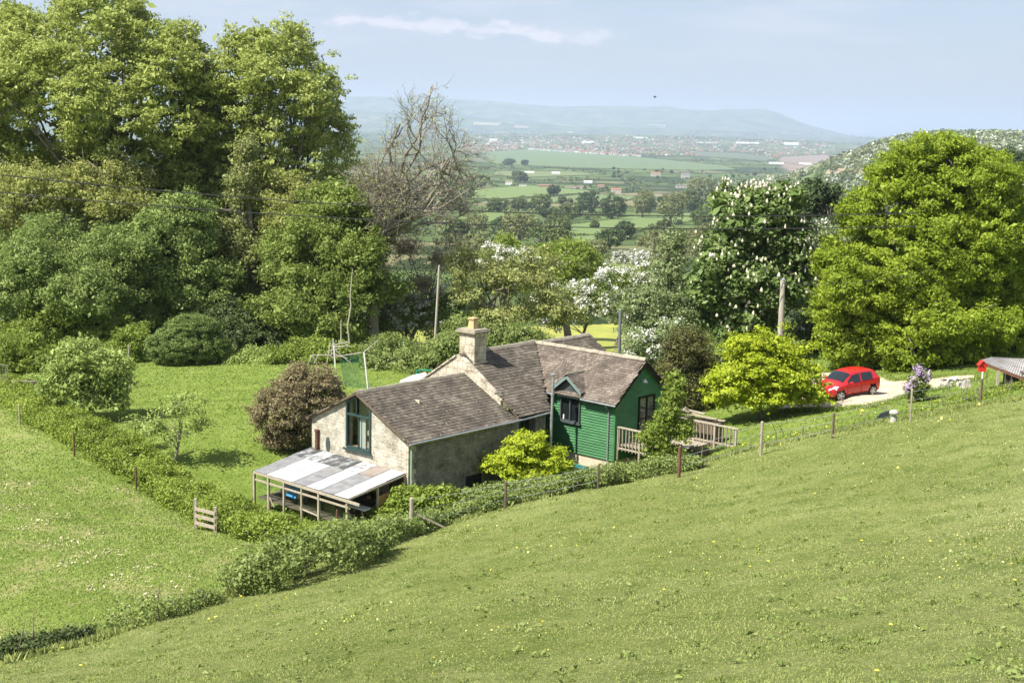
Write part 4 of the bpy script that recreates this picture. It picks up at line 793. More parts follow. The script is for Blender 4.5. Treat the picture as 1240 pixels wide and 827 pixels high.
tree('thorn_tree', 'olive brown thorn tree half in leaf below the tallest beech', 'tree', on(*at(70, 420, 111)[:2]), px_lobes(111, [(60,235,75,45),(120,250,60,50),(10,270,60,50,1),(150,225,35,35,1)]), LF['olive'], bump=4, r0=.25, spacing=.9, n_per=42, cr=.7, size=.2, rough=.3, sub=7, ntips=20, bark='bark_pale')
tree('dark_beech', 'deep green tree filling the gap behind the ivy clad trunk', 'tree', on(*at(260, 425, 132)[:2]), px_lobes(132, [(250,240,60,80),(210,300,70,80),(300,320,60,70),(170,260,50,50)]), LF['dark'], r0=.4, spacing=1.5, n_per=55, cr=1.0, size=.34)
tree('holly_tree', 'blue green bushy tree at the left edge of the garden', 'tree', on(*at(70, 425, 106)[:2]), px_lobes(106, [(60,320,75,50),(20,350,65,60,1),(110,350,65,60,-1),(140,310,45,35)]), LF['bluegreen'], bump=4, r0=.3, spacing=.95, n_per=110, cr=.75, size=.17, bark='bark_dark')
tree('elder_tree', 'broad blue green tree behind the clipped bush', 'tree', on(*at(215, 420, 109)[:2]), px_lobes(109, [(200,310,60,60),(240,350,50,55),(180,370,55,45),(150,345,40,50,1),(225,270,38,35,1)]), LF['bluegreen'], bump=4, r0=.3, spacing=.95, n_per=100, cr=.75, size=.18, holes=.1)
tree('hazel_bush', 'yellow green leafy bush left of the clipped bush', 'bush', on(*at(95, 435, 104)[:2]), px_lobes(104, [(95,370,40,32),(60,400,48,30),(30,420,45,28,-1),(125,395,36,28)]), LF['bright'], r0=.12, spacing=.7, n_per=80, cr=.55, size=.17, top=at(95,400,104))
tree('ivy_clad_tree', 'narrow tree hung with pale ivy from top to bottom', 'tree', on(*at(303, 425, 113)[:2]), px_lobes(113, [(292,230,20,45),(287,290,26,35),(308,310,32,30,-.5),(302,355,28,45),(298,190,16,30),(320,345,22,45)]), LF['ivy'], r0=.3, spacing=.75, n_per=38, cr=.55, size=.2, flat=1., rough=.35, top=at(300,130,113), sub=4, bark='bark_pale')
tree('hornbeam_tree', 'dense mid green tree in front of the bare tree trunk', 'tree', on(*at(400, 435, 108)[:2]), px_lobes(108, [(400,300,60,60),(430,350,50,60,-1),(365,370,48,58,-1),(395,400,65,36,-1),(440,300,35,50),(350,320,38,50,1),(410,250,40,35,1)]), leafmat('hornbeam_leaves', (.13, .19, .035), (.29, .36, .085), .36, .4), bump=6, r0=.3, spacing=.95, n_per=105, cr=.75, size=.18, rough=.28, holes=.16, fill=.7)
tree('elm_tree', 'mid green tree just right of the ivy clad tree', 'tree', on(*at(350, 430, 114)[:2]), px_lobes(114, [(350,260,45,45),(330,400,40,40,-3),(300,400,35,30,-2),(370,300,40,55)]), LF['olive'], bump=4, r0=.25, spacing=1., n_per=80, cr=.75, size=.2)
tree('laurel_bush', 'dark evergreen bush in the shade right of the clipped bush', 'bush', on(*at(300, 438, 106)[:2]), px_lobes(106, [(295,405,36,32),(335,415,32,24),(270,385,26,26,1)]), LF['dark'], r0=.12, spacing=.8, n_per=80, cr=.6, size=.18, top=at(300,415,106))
tree('clipped_bush', 'dense dome shaped clipped bush standing on the lawn', 'bush', G(228,441), px_lobes(G(228,441)[1], [(225,418,46,22),(232,402,33,21),(205,420,28,18),(250,420,27,18),(226,429,43,14)]), LF['topiary'], r0=.2, spacing=.42, n_per=120, cr=.3, size=.09, rough=.06, low=-.95, top=at(228,410,G(228,441)[1]))
tree('apple_tree', 'leafy light green fruit tree behind the hedge, in front of the trellis', 'tree', G(100,508), px_lobes(G(100,508)[1], [(100,440,42,30),(75,465,32,26),(130,455,30,30),(110,480,42,18),(95,425,26,18),(148,440,17,20),(140,485,20,14)]), LF['apple'], r0=.12, spacing=.55, n_per=48, cr=.42, size=.15, rough=.25, sub=4, holes=.12)
tree('young_fruit_tree', 'thin open fruit tree with sparse leaves casting its shadow on the lawn', 'tree', G(211,562), px_lobes(G(211,562)[1], [(215,500,40,22),(190,520,28,22),(240,515,24,24),(225,485,26,12),(205,530,25,14)]), LF['apple'], r0=.07, spacing=.52, n_per=19, cr=.36, size=.13, rough=.5, sub=9, ntips=18, bark='bark_pale', low=-.3)
tree('young_fruit_tree', 'small bare stemmed shrub just left of the open fruit tree', 'shrub', G(165,545), px_lobes(G(165,545)[1], [(165,515,18,18),(180,525,14,14)]), LF['apple'], r0=.05, spacing=.5, n_per=12, cr=.3, size=.12, rough=.5, sub=7, bark='bark_pale')
tree('smoke_bush', 'purple brown leaved bush at the corner of the stone wing', 'bush', G(362,548), px_lobes(G(362,548)[1] + .5, [(362,495,48,42),(335,500,34,30),(385,475,34,32),(350,525,38,20),(395,505,22,28),(365,460,26,18)]), LF['purple'], r0=.12, spacing=.5, n_per=90, cr=.4, size=.11, rough=.2, bark='bark_dark', top=at(365,490,G(362,548)[1]))
# --- behind the cottage
tree('field_maple', 'brownish budding tree behind the chimney with an open crown', 'tree', on(*at(612, 425, 108)[:2]), px_lobes(108, [(600,345,48,40),(640,335,38,32),(570,350,34,38),(655,375,28,36),(600,390,40,26),(560,320,22,20),(690,380,16,20)]), LF['brown'], bump=4, r0=.25, spacing=.85, n_per=60, cr=.6, size=.17, rough=.3, sub=3, ntips=16, bark='bark_pale', fill=.3, holes=.2)
tree('oak_tree', 'round yellow green oak beyond the chimney', 'tree', on(*at(690, 380, 150)[:2]), px_lobes(150, [(690,320,36,30),(705,345,28,26),(665,315,22,20),(655,335,30,26,2)]), LF['bright'], r0=.4, spacing=1.3, n_per=85, cr=1., size=.24, rough=.12)
tree('poplar_tree', 'thin bright green treetop left of the oak', 'tree', on(*at(615, 360, 150)[:2]), px_lobes(150, [(612,300,12,20),(600,310,22,14),(625,310,13,18)]), LF['bright'], r0=.2, spacing=1.2, n_per=60, cr=.8, size=.22, rough=.3)
for k, (lb, px, L_) in enumerate([('hawthorn in white blossom nearest the yellow meadow, right of the chimney', 700, [(690,375,34,30),(660,380,25,26),(720,365,26,34)]), ('hawthorn in white blossom spreading below the green field', 745, [(745,350,28,32),(765,375,26,32),(780,345,22,24)]), ('hawthorn in white blossom behind the slender pole', 540, [(545,375,30,26),(575,385,20,20),(520,385,20,20)]), ('hawthorn in white blossom in the gap left of the slender pole', 490, [(492,378,26,24),(470,385,18,20)]), ('white flowering hawthorn below the bare tree, highest of the blossoming row', 610, [(600,312,20,14),(630,318,22,14)])]):
    Yh = [118, 126, 112, 112, 145][k]; tree('hawthorn', lb, 'tree', on(*at(px, 420, Yh)[:2]), px_lobes(Yh, L_), LF['bramble'], r0=.15, spacing=.85, n_per=70, cr=.65, size=.15, rough=.2, blossom=.55, bl_size=.17, bl_n=42, ntips=8)
tree('thicket_tree', 'grey brown leafless thicket under the bare tree', 'tree', on(*at(490, 400, 112)[:2]), px_lobes(112, [(490,300,40,35),(530,315,34,30),(460,330,34,32),(510,345,45,24),(550,300,25,22)]), leafmat('dead_twig_leaves', (.24, .20, .14), (.38, .33, .24), .3, .5), r0=.16, spacing=.9, n_per=34, cr=.7, size=.14, rough=.5, sub=8, ntips=22, bark='bark_pale')
tree('hedge_bush', 'broad green bush between the slender pole and the yellow meadow', 'bush', on(*at(470, 455, 98)[:2]), px_lobes(98, [(475,425,32,20),(450,440,26,18),(510,440,30,18),(545,430,32,22),(560,405,26,24,2)]), LF['bramble'], r0=.1, spacing=.75, n_per=85, cr=.55, size=.15, top=at(480,435,98))
tree('dark_hedge_bush', 'dark bushes in shade directly behind the cottage ridge', 'bush', on(*at(570, 440, 95)[:2]), px_lobes(95, [(560,445,30,18),(530,448,24,14),(600,428,26,22),(640,420,30,20,3),(690,430,30,16,4)]), LF['bramble'], r0=.1, spacing=.75, n_per=85, cr=.55, size=.15, top=at(560,440,95))
tree('larch_tree', 'feathery grey green conifer left of the horse chestnut', 'tree', on(*at(805, 440, 100)[:2]), px_lobes(100, [(810,330,24,25),(800,365,42,26),(785,395,40,26),(835,385,30,36),(815,300,14,24),(770,370,20,18)]), LF['conifer'], r0=.2, spacing=.85, n_per=75, cr=.75, size=.15, rough=.35, flat=.3, sub=6, ntips=20, bark='bark_dark')
tree('blackthorn_bush', 'white flowering bush between the steel pole and the dark yew', 'bush', on(*at(785, 445, 90)[:2]), px_lobes(90, [(780,420,26,20),(815,405,24,20),(765,430,16,14),(800,435,24,14)]), LF['conifer'], r0=.1, spacing=.65, n_per=60, cr=.5, size=.12, rough=.2, blossom=.35, bl_size=.12, bl_n=26)
tree('yew_tree', 'olive brown yew right behind the gable of the green wing', 'tree', on(*at(832, 480, 80)[:2]), px_lobes(80, [(832,425,26,30),(815,450,22,26),(850,450,22,26),(835,475,36,24),(860,470,16,18)]), LF['yew'], r0=.2, spacing=.6, n_per=95, cr=.5, size=.12, rough=.2, bark='bark_dark')
r_, P_, O_ = tree('horse_chestnut', 'big dark horse chestnut covered in white flower candles', 'tree', on(*at(905, 470, 98)[:2]), px_lobes(98, [(912,266,44,38),(885,302,38,36),(938,268,34,34),(880,350,42,40),(925,342,46,52),(905,392,46,32),(862,332,22,24,-1),(882,250,16,12),(950,305,26,40),(952,240,15,10)]), LF['chestnut'], bump=3, r0=.45, spacing=1.05, n_per=75, cr=.8, size=.30, flat=.6, wu=.8, wo=.6, wr=.6, rough=.14)
mb = MB(); fc = (O_[:, 1] < .75) & (O_[:, 2] > -.25)
Pc, Oc = P_[fc], O_[fc]; Pc = np.repeat(Pc, 3, 0) + rng.normal(size=(3 * len(Pc), 3)) * .4; Oc = np.repeat(Oc, 3, 0)
for p, o in zip(Pc, Oc):
    if random.random() < .3: continue
    q = p + o * .42 + UZ * .1; h = random.uniform(.22, .38); r = random.uniform(.08, .15); mb.tube([q, q + UZ * h * .3, q + UZ * h * .75, q + UZ * h], [r * .6, r, r * .55, .01], 5)
so_ = mb.build('flower_candles', M['cream_f'], r_); meta(so_, kind='stuff')
tree('sycamore_tree', 'dark rounded tree between the horse chestnut and the big maple, further off', 'tree', on(*at(995, 330, 190)[:2]), px_lobes(190, [(992,238,22,22),(1002,262,26,26),(980,256,14,20),(992,300,34,30)]), LF['far3'], r0=.5, spacing=2., n_per=80, cr=1.5, size=.42)
tree('willow_bush', 'grey green bush in the gap between horse chestnut and big maple', 'bush', on(*at(985, 420, 103)[:2]), px_lobes(103, [(985,320,26,30),(975,360,30,30),(980,400,30,30),(1000,290,20,20)]), LF['conifer'], r0=.15, spacing=.9, n_per=60, cr=.65, size=.16, rough=.25, blossom=.25, bl_size=.14, bl_n=25)
tree('big_maple', 'large bright yellow green maple towering over the drive and the red car', 'tree', on(*at(1130, 452, 92)[:2]), px_lobes(92, [(1120,205,55,45),(1150,240,75,60),(1075,260,55,60),(1110,320,95,75,-1),(1180,300,70,80),(1050,350,65,60,-1),(1130,390,95,50,-2),(1210,370,60,70,1),(1195,240,50,55,2),(1035,400,45,38,-1),(1230,300,45,60,3),(1200,425,60,30,-.5),(1170,200,38,28,1),(1085,215,30,30),(1035,425,42,26,-1.5),(1100,425,55,26,-3),(1170,432,55,24,-2),(1230,420,40,30,-1),(1008,375,30,42,-.5),(1015,320,26,30)]), LF['maple'], bump=3, r0=.6, spacing=.9, n_per=100, cr=.58, size=.18, rough=.16, fill=1., flat=.6, low=-.9, ntips=26)
tree('shade_bush', 'dark bush bank standing in for shade under the big maple at the back of the drive', 'bush', on(*at(1120, 445, 100)[:2]), px_lobes(101, [(1060,425,50,30),(1130,425,60,32),(1200,425,60,34),(1010,420,30,34)]), LF['dark'], r0=.1, spacing=1., n_per=70, cr=.7, size=.2, top=at(1120,440,101))  # dark leaf colour stands in for the shade below the maple crown
tree('golden_acer', 'larger golden green Japanese acer beside the red car', 'tree', G(922,508), px_lobes(G(922,508)[1], [(922,445,52,34),(890,470,38,28),(960,460,36,30),(925,480,55,20),(915,420,34,18),(975,480,22,18),(870,480,20,20),(945,425,26,16)]), LF['acer'], bump=4, r0=.16, spacing=.58, n_per=72, cr=.5, size=.14, flat=.32, rough=.2, sub=5, low=-.25, wu=1.0, wr=.5)
tree('golden_acer', 'smaller golden green acer in front of the stone long wall', 'tree', on(*(H(6.2, 2.0, 0)[:2])), px_lobes(float(H(6.2, 2.0, 0)[1]), [(638,550,34,22),(608,565,26,16),(665,560,30,16),(640,535,24,14),(640,572,50,12),(685,568,14,8)]), LF['acer'], r0=.1, spacing=.48, n_per=70, cr=.4, size=.12, flat=.32, rough=.2, sub=5, low=-.25, wu=1.0, wr=.5)
tree('climbing_shrub', 'tall green climbing shrub growing up at the corner of the deck', 'shrub', H(11.2, 6.2, -.8), px_lobes(float(H(11.2, 6.2, 0)[1]), [(815,478,14,16),(810,505,20,17),(795,530,22,18),(825,520,16,24),(805,550,30,10),(820,460,8,10)]), LF['bright'], r0=.06, spacing=.42, n_per=42, cr=.34, size=.13, rough=.35, sub=4, top=H(11.4, 6.2, 1.6))
r_, P_, O_ = tree('lilac_bush', 'small bush with pale lilac flower heads at the front of the drive', 'bush', G(1112,486), px_lobes(G(1112,486)[1], [(1112,465,14,14),(1108,478,12,8),(1118,455,8,7)]), LF['bramble'], r0=.05, spacing=.32, n_per=40, cr=.22, size=.11, rough=.25)
for k, (px, py) in enumerate([(1100,468),(1112,448),(1122,456),(1108,461)]):
    c = at(px, py, G(1112,486)[1] - .3); Pq = c + rng.normal(size=(150, 3)) * np.array([.13, .12, .15]); v_, f_ = leaf_quads(Pq, unit(Pq - c), .085, asp=.9); np_mesh('flower_head', v_, f_, M['lilacf'], r_)
tree('rose_bush', 'glossy yellow green bush against the near corner of the stone wall', 'bush', on(*(H(.2, 2.2, 0)[:2])), px_lobes(float(H(.2, 2.0, 0)[1]), [(500,615,36,26),(535,608,26,18),(470,632,28,20),(515,635,40,18),(560,615,22,14),(450,640,20,14)]), LF['hedge'], r0=.08, spacing=.5, n_per=75, cr=.4, size=.14, rough=.2, top=H(.2, 2.2, -1.2), sub=3)
tree('wall_shrub', 'green shrub below the smaller acer, under the long stone wall', 'shrub', on(*at(590, 612, 62)[:2]), px_lobes(60.5, [(585,600,26,12),(615,598,26,12),(570,612,24,12),(650,592,24,10)]), LF['bramble'], r0=.05, spacing=.42, n_per=60, cr=.34, size=.12, top=at(590,605,60.5))
# right edge trees far across the slope
for k, (lb, px, Yt, L_) in enumerate([('dark round tree at the right edge above the maple', 1222, 420, [(1222,200,16,18),(1238,205,14,20),(1210,215,10,12)]), ('second dark tree at the right edge, lower down the slope', 1230, 380, [(1232,250,14,14),(1215,235,12,12)])]):
    tree('hillside_oak', lb, 'tree', on(*at(px, 260, Yt)[:2]), px_lobes(Yt, L_), LF['far3'], r0=.5, spacing=2.4, n_per=60, cr=1.8, size=.6)
# ------------------------------------------------------------------ the bare tree
def bare_tree():
    YB = 108; base = on(*at(452, 425, YB)[:2]); root = empty('bare_tree', base, 'large half dead tree with twisting bare branches and few leaves', 'tree'); mb = MB(); tips = []
    def limb(p, t, r, wob, n=6, e=.45):
        L_ = np.linalg.norm(t - p); pts = [p]; off = np.zeros(3)
        for i in range(1, n + 1):
            f = i / n; off = off + rng.normal(size=3) * wob * L_ / n; pts.append(p + (t - p) * f + off * (1 - .3 * f) + UZ * math.sin(f * math.pi) * L_ * random.uniform(-.02, .08))
        mb.tube(pts, [r * (1 - (1 - e) * i / n) for i in range(n + 1)], 7 if r > .1 else (5 if r > .03 else 3), cap=False); return pts
    c = at(514, 198, YB); k = YB / F; ax = np.array([84 * k, 4.6, 98 * k])
    fork = at(458, 292, YB); limb(base - UZ * .4, fork, .5, .1, 5, .8)
    def shell(lo=.75, hi=1.):
        d = unit(rng.normal(size=3)); d[2] = d[2] if d[2] > -.75 else -d[2]; return c + d * ax * random.uniform(lo, hi)
    mains = [at(*q) for q in [(505, 150, YB), (545, 185, YB - 2), (475, 160, YB + 1), (560, 232, YB - 1), (520, 215, YB + 2), (535, 262, YB - 2), (480, 215, YB - 2), (572, 205, YB + 1), (500, 245, YB + 2), (555, 155, YB + 1), (568, 250, YB), (520, 125, YB - 1), (450, 215, YB)]]
    for m in mains:
        P1 = limb(fork + rng.normal(size=3) * .2, m, random.uniform(.12, .22), .3, 7, .42)
        for _ in range(9):
            a_ = P1[random.randint(2, 7)]; cand = [shell(.6, 1.) for _ in range(9)]; t = min(cand, key=lambda q: np.linalg.norm(q - a_) + 2.5 * abs(np.linalg.norm(q - a_) - 3)); P2 = limb(a_, t, random.uniform(.05, .085), .34, 6, .35)
            for _ in range(7):
                b_ = P2[random.randint(1, 6)]; d = unit(unit(t - a_) + rng.normal(size=3) * .8 + unit(b_ - c) * .5); ln = random.uniform(.9, 2.0); P3 = limb(b_, b_ + d * ln, .026, .35, 4, .5)
                for _ in range(4):
                    q_ = P3[random.randint(1, 4)]; d2 = unit(d + rng.normal(size=3) * .8 + UZ * .2); e = limb(q_, q_ + d2 * random.uniform(.4, 1.0), .015, .3, 2, .6)[-1]; tips.append(e)
    mb.build('trunk', M['bark_pale'], root, smooth=True); T = np.array(tips); k_ = rng.random(len(T)) < .45; T = np.repeat(T[k_], 4, 0) + rng.normal(size=(4 * k_.sum(), 3)) * .12
    v_, f_ = leaf_quads(T, np.tile(UZ, (len(T), 1)), .12); np_mesh('crown', v_, f_, LF['brown'], root)
bare_tree()
# ------------------------------------------------------------------ hedges and brambles
def hedge(name, label, px, hgt, wid, m, size=.11, dens=34, cr=.3, rough=.2, cat='hedge', pts=None, n_per=26):
    P0 = np.array(pts) if pts is not None else np.array([gp(*p) for p in px]); seg_ = np.linalg.norm(np.diff(P0[:, :2], axis=0), axis=1); Lc = np.r_[0, np.cumsum(seg_)]
    n = int(Lc[-1] * dens); u = rng.random(n) * Lc[-1]; x = np.interp(u, Lc, P0[:, 0]); y = np.interp(u, Lc, P0[:, 1]); hh = np.interp(u, Lc, np.linspace(0, 1, len(Lc))) * 0 + 1
    hgt_ = np.interp(u, Lc, hgt) if hasattr(hgt, '__len__') else np.full(n, hgt); hgt_ = hgt_ * (1 + .12 * np.sin(u * 1.7) + .08 * np.sin(u * 4.1 + 1)); wid_ = np.interp(u, Lc, wid) if hasattr(wid, '__len__') else np.full(n, wid)
    i = np.clip(np.searchsorted(Lc, u) - 1, 0, len(P0) - 2); t = unit(np.diff(P0[:, :2], axis=0))[i]; nr2 = np.c_[-t[:, 1], t[:, 0]]
    a = rng.uniform(-.05, math.pi + .05, n); c, s_ = np.cos(a), np.sin(a); c = np.sign(c) * np.abs(c) ** .6; s_ = np.abs(s_) ** .5; rr = 1 - rough * rng.random(n)
    cx = x + nr2[:, 0] * c * wid_ / 2 * rr; cy = y + nr2[:, 1] * c * wid_ / 2 * rr; cz = zt(cx, cy) + hgt_ * s_ * rr
    P = np.c_[cx, cy, cz]; O = unit(np.c_[nr2[:, 0] * c, nr2[:, 1] * c, s_ + .1]); V, Fc = foliage(P, O, n_per, cr, size, flat=.7)
    b = P0.mean(0); root = empty(name, on(b[0], b[1]), label, cat); np_mesh('foliage', V, Fc, m, root)
    mb = MB()
    for k in range(int(Lc[-1] / .8)):
        q = rng.random() * Lc[-1]; bx, by = np.interp(q, Lc, P0[:, 0]), np.interp(q, Lc, P0[:, 1]); p = on(bx, by); mb.tube([p, p + UZ * .5 + rng.normal(size=3) * .12, p + UZ * .9 + rng.normal(size=3) * .3], [.03, .02, .008], 4)
    meta(mb.build('stem', M['bark'], root), kind='stuff'); return root
hs_ = hl[:, :2]; hb = [np.array([x + 1.0, y + .75, 0]) for x, y in hs_]
hedge('clipped_hedge', 'long trimmed green hedge running down the left side of the garden', None, [.8,.85,.95,1.2,1.25,1.25,1.1,.85,.75], 2.1, LF['hedge'], size=.10, dens=120, cr=.28, rough=.12, pts=hb)
hedge('bramble_bank', 'dark bramble patch at the foot of the hedge where the two fields meet', [(275,722),(320,714),(370,704),(420,684),(450,668)], [.7,1.6,1.8,1.4,1.0], [1.2,2.8,3.2,2.6,1.8], LF['bramble'], dens=95, cr=.35, rough=.5, cat='bramble', size=.11)
hedge('bramble_bank', 'brambles and nettles behind the wire fence below the stone corner', [(450,664),(500,648),(545,634),(600,616),(640,606)], [.9,.75,.6,.55,.5], [1.5,1.4,1.2,1.,1.], LF['bramble'], dens=70, cr=.3, rough=.4, cat='bramble')
hedge('bramble_bank', 'low rough scrub along the fence below the green wing', [(650,602),(700,594),(745,586),(790,578),(850,566)], [.6,.8,.95,.8,.45], [1.1,1.4,1.8,1.4,.9], LF['bramble'], dens=75, cr=.28, rough=.4, cat='scrub', size=.1)
hedge('wild_shrub', 'sparse low bush growing at the ditch edge near the left corner', [(125,768),(160,760),(200,750),(225,740)], [.5,.75,.8,.5], [.7,.9,.9,.6], LF['bramble'], dens=30, cr=.3, rough=.6, cat='bush', size=.1, n_per=18)
hedge('wild_shrub', 'small dark clump between the ditch bush and the big bramble patch', [(228,740),(245,735),(262,729)], [.35,.5,.4], [.6,.7,.6], LF['bramble'], dens=40, cr=.25, rough=.5, cat='bush', size=.09)
hedge('ditch_shade_weeds', 'dark weeds standing in for shade along the ditch at the bottom left edge', [(-30,806),(20,797),(60,786),(110,775)], [.45,.5,.45,.35], [.9,.9,.8,.6], LF['dark'], dens=80, cr=.25, rough=.5, cat='weeds', size=.09)  # dark leaves added here to stand in for the ditch shade
hedge('fence_nettles', 'lush green growth along the fence between drive and hillside field', [(905,545),(960,532),(1010,522),(1060,512),(1110,500),(1160,488),(1200,478),(1245,470)], [.1,.12,.12,.14,.16,.4,.5,.4], [.9,.9,.9,1.,1.,1.6,1.6,1.6], LF['hedge'], dens=24, cr=.22, rough=.6, cat='scrub', size=.09, n_per=16)
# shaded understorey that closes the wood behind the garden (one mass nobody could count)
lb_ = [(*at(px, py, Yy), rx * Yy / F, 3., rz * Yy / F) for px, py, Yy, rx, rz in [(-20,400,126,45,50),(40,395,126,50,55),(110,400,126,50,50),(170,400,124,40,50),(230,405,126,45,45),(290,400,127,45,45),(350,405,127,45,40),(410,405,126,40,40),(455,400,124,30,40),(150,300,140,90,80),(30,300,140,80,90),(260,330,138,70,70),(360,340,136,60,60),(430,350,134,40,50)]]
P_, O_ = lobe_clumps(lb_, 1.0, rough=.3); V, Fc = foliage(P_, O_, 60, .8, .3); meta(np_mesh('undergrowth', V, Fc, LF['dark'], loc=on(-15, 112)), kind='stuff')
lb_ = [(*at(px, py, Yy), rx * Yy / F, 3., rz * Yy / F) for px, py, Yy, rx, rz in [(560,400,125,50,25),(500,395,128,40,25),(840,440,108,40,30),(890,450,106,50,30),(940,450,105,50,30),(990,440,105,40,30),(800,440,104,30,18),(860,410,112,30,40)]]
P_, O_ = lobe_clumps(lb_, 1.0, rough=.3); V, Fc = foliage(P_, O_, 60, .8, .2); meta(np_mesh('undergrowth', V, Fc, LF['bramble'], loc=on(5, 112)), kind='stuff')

# ================================================================== poles and wires
def pole(name, label, px0, py0, px1, py1, Y, r, m, cat='pole', arm=False):
    a = at(px0, py0, Y); b = at(px1, py1, Y); a = a + (a - b) * .15; mb = MB(); root = empty(name, on(a[0], a[1]), label, cat)
    a = np.array([a[0], a[1], min(a[2], z1(a[0], a[1]) - .2)]); mb.tube([a, b], [r, r * .75], 10); mb.build('shaft', M[m], root, smooth=False)
    mb = MB(); mb.tube([b, b + UZ * .06], [r * .85, r * .3], 8); mb.build('cap', M['lead'], root); return root, b
p1, t1 = pole('pole', 'slender pale pole leaning slightly behind the chimney, left of it', 525, 446, 532, 322, 100, .11, 'pole')
mb = MB(); mb.beam(t1 - UZ * .15 - np.array([.35, 0, 0]), t1 - UZ * .15 + np.array([.35, 0, 0]), .06, .06); mb.build('crossbar', M['wood_dark'], p1)
p2, t2 = pole('pole', 'plain grey steel pole rising just behind the green wing roof', 749, 450, 751.5, 375, 82, .12, 'steelpole')
p3, t3 = pole('utility_pole', 'wooden utility pole between horse chestnut and golden acer', 944, 425, 948, 339, 84, .2, 'pole', 'utility pole')
mb = MB(); mb.cyl(t3 - UZ * .3 - np.array([0, .25, 0]), t3 - UZ * .3 + np.array([.0, -.3, 0]), .04, 8); mb.build('insulator', M['white'], p3)
def wire(label, pts, r=.012, sag=.0):
    mb = MB(); P = [np.asarray(p, float) for p in pts]; n = 28; L_ = np.linspace(0, len(P) - 1, n * (len(P) - 1) + 1); path = []
    for u in L_:
        i = min(int(u), len(P) - 2); f = u - i; path.append(P[i] * (1 - f) + P[i + 1] * f - UZ * sag * 4 * f * (1 - f))
    mb.tube(path, r, 5); return meta(mb.build('overhead_wire', M['wire'], loc=path[0]), label, 'wire')
wire('upper of the two long overhead wires crossing the view', [at(-120, 198, 74), at(1110, 258, 84)], .03, sag=1.15)
wire('lower of the two long overhead wires crossing the view', [at(-120, 221, 74), at(1110, 274, 84)], .03, sag=1.0)
wire('thin service wire slanting down left from the utility pole', [t3 - UZ * .2, at(885, 425, 84)], .014, sag=.15)
wire('thin service wire running right from the utility pole into the maple', [t3 - UZ * .2, at(1120, 330, 86)], .014, sag=.3)

# ================================================================== fences, stile, trellis
def post(label, px, py, h, r, m, lean=(0, 0), name='fence_post', group='fence posts', top=True):
    p = gp(px, py); mb = MB(); t = p + UZ * h + np.array([lean[0], lean[1], 0]); mb.tube([p - UZ * .3, p + (t - p) * .5, t - UZ * .03, t], [r, r * .98, r * .93, r * .6], 8)
    o = mb.build(name, M[m], loc=p); meta(o, label, 'fence post', group); return p, t
FP = [('pale post at the upper end of the clipped hedge', 24, 514, 1.15, .055, 'wood'), ('rusty post second along the clipped hedge from the left', 90, 553, 1.3, .05, 'rust'), ('rusty post third along the clipped hedge, left of the stile', 165, 594, 1.2, .05, 'rust'),
 ('rusty stake in the hedge right of the stile', 327, 640, 1.3, .05, 'rust'), ('rusty stake in the hedge in front of the greenhouse corner', 408, 652, 1.3, .05, 'rust'),
 ('thick grey strainer post with a diagonal stay in the brambles', 498, 650, 1.65, .085, 'wood'), ('reddish post below the smaller acer', 612, 616, 1.2, .06, 'wood_dark'), ('rust brown post below the deck corner', 822, 578, 1.35, .075, 'rust'),
 ('post just in front of the cream plinth of the green wing', 724, 592, 1.1, .05, 'wood_dark'), ('pale post below the golden acer', 921, 551, 1.5, .07, 'wood'), ('brown post between golden acer and car drive', 1008, 531, 1.15, .06, 'wood_dark'), ('slim pale post in front of the lilac bush', 1102, 510, 1.5, .055, 'wood'), ('dark lower post under the red nest box', 1187, 489, 1.35, .07, 'wood_dark'), ('thin post in the nettles left of the red nest box', 1168, 481, 1.0, .05, 'wood')]
tops = [post(*f) for f in FP]
p, t = tops[5]; mb = MB(); mb.beam(p + UZ * .85, p + np.array([-1.35, -.3, -.1]), .07, .07); meta(mb.build('stay', M['wood'], loc=p), 'diagonal timber stay propping the grey strainer post, left side', 'stay')
mb = MB(); mb.beam(p + UZ * 1.05, p + np.array([1.35, .25, .35]), .06, .06); meta(mb.build('stay', M['wood'], loc=p), 'broken rail sloping right from the grey strainer post', 'rail')
for k, (i, j, lb) in enumerate([(5, 6, 'wires from the strainer post to the reddish post'), (6, 8, 'wires from the reddish post to the plinth post'), (9, 10, 'wire netting between the pale post and the brown post'), (10, 11, 'wires from the brown post to the slim pale post'), (7, 9, 'wires from the deck corner post to the pale post'), (11, 12, 'wires from the slim pale post to the nest box post')]):
    root = empty('wire_fence', tops[i][0], lb, 'wire fence', 'wire fence spans'); 
    for f in (.35, .65, .92):
        mb = MB(); mb.tube([tops[i][0] * (1 - f) + tops[i][1] * f, (tops[i][0] * (1 - f) + tops[i][1] * f + tops[j][0] * (1 - f) + tops[j][1] * f) / 2 - UZ * .05, tops[j][0] * (1 - f) + tops[j][1] * f], .008, 4); mb.build('strand', M['grey_metal'], root)
    if i == 9:
        mb = MB(); a0, a1, b0, b1 = *tops[i], *tops[j]
        for q in range(60): f = (q + .5) / 60; mb.beam(a0 * (1 - f) + b0 * f, (a0 * (1 - f) + b0 * f) * .15 + (a1 * (1 - f) + b1 * f) * .85, .006, .006)
        mb.build('netting', M['grey_metal'], root)
# wooden stile in the hedge
sa, sb = gp(237, 640), gp(261, 645); st = empty('wooden_stile', (sa + sb) / 2, 'small grey wooden stile of two posts and three rails at the hedge foot', 'stile')
for p, h in ((sa, 1.35), (sb, 1.15)): mb = MB(); mb.beam(p - UZ * .3, p + UZ * h, .13, .13, up=(0, 1, 0)); mb.build('post', M['wood'], st)
for h in (.3, .62, .93): mb = MB(); mb.beam(sa + UZ * h - np.array([0, .08, 0]), sb + UZ * (h - .05) - np.array([0, .08, 0]), .04, .15); mb.build('rail', M['wood'], st)
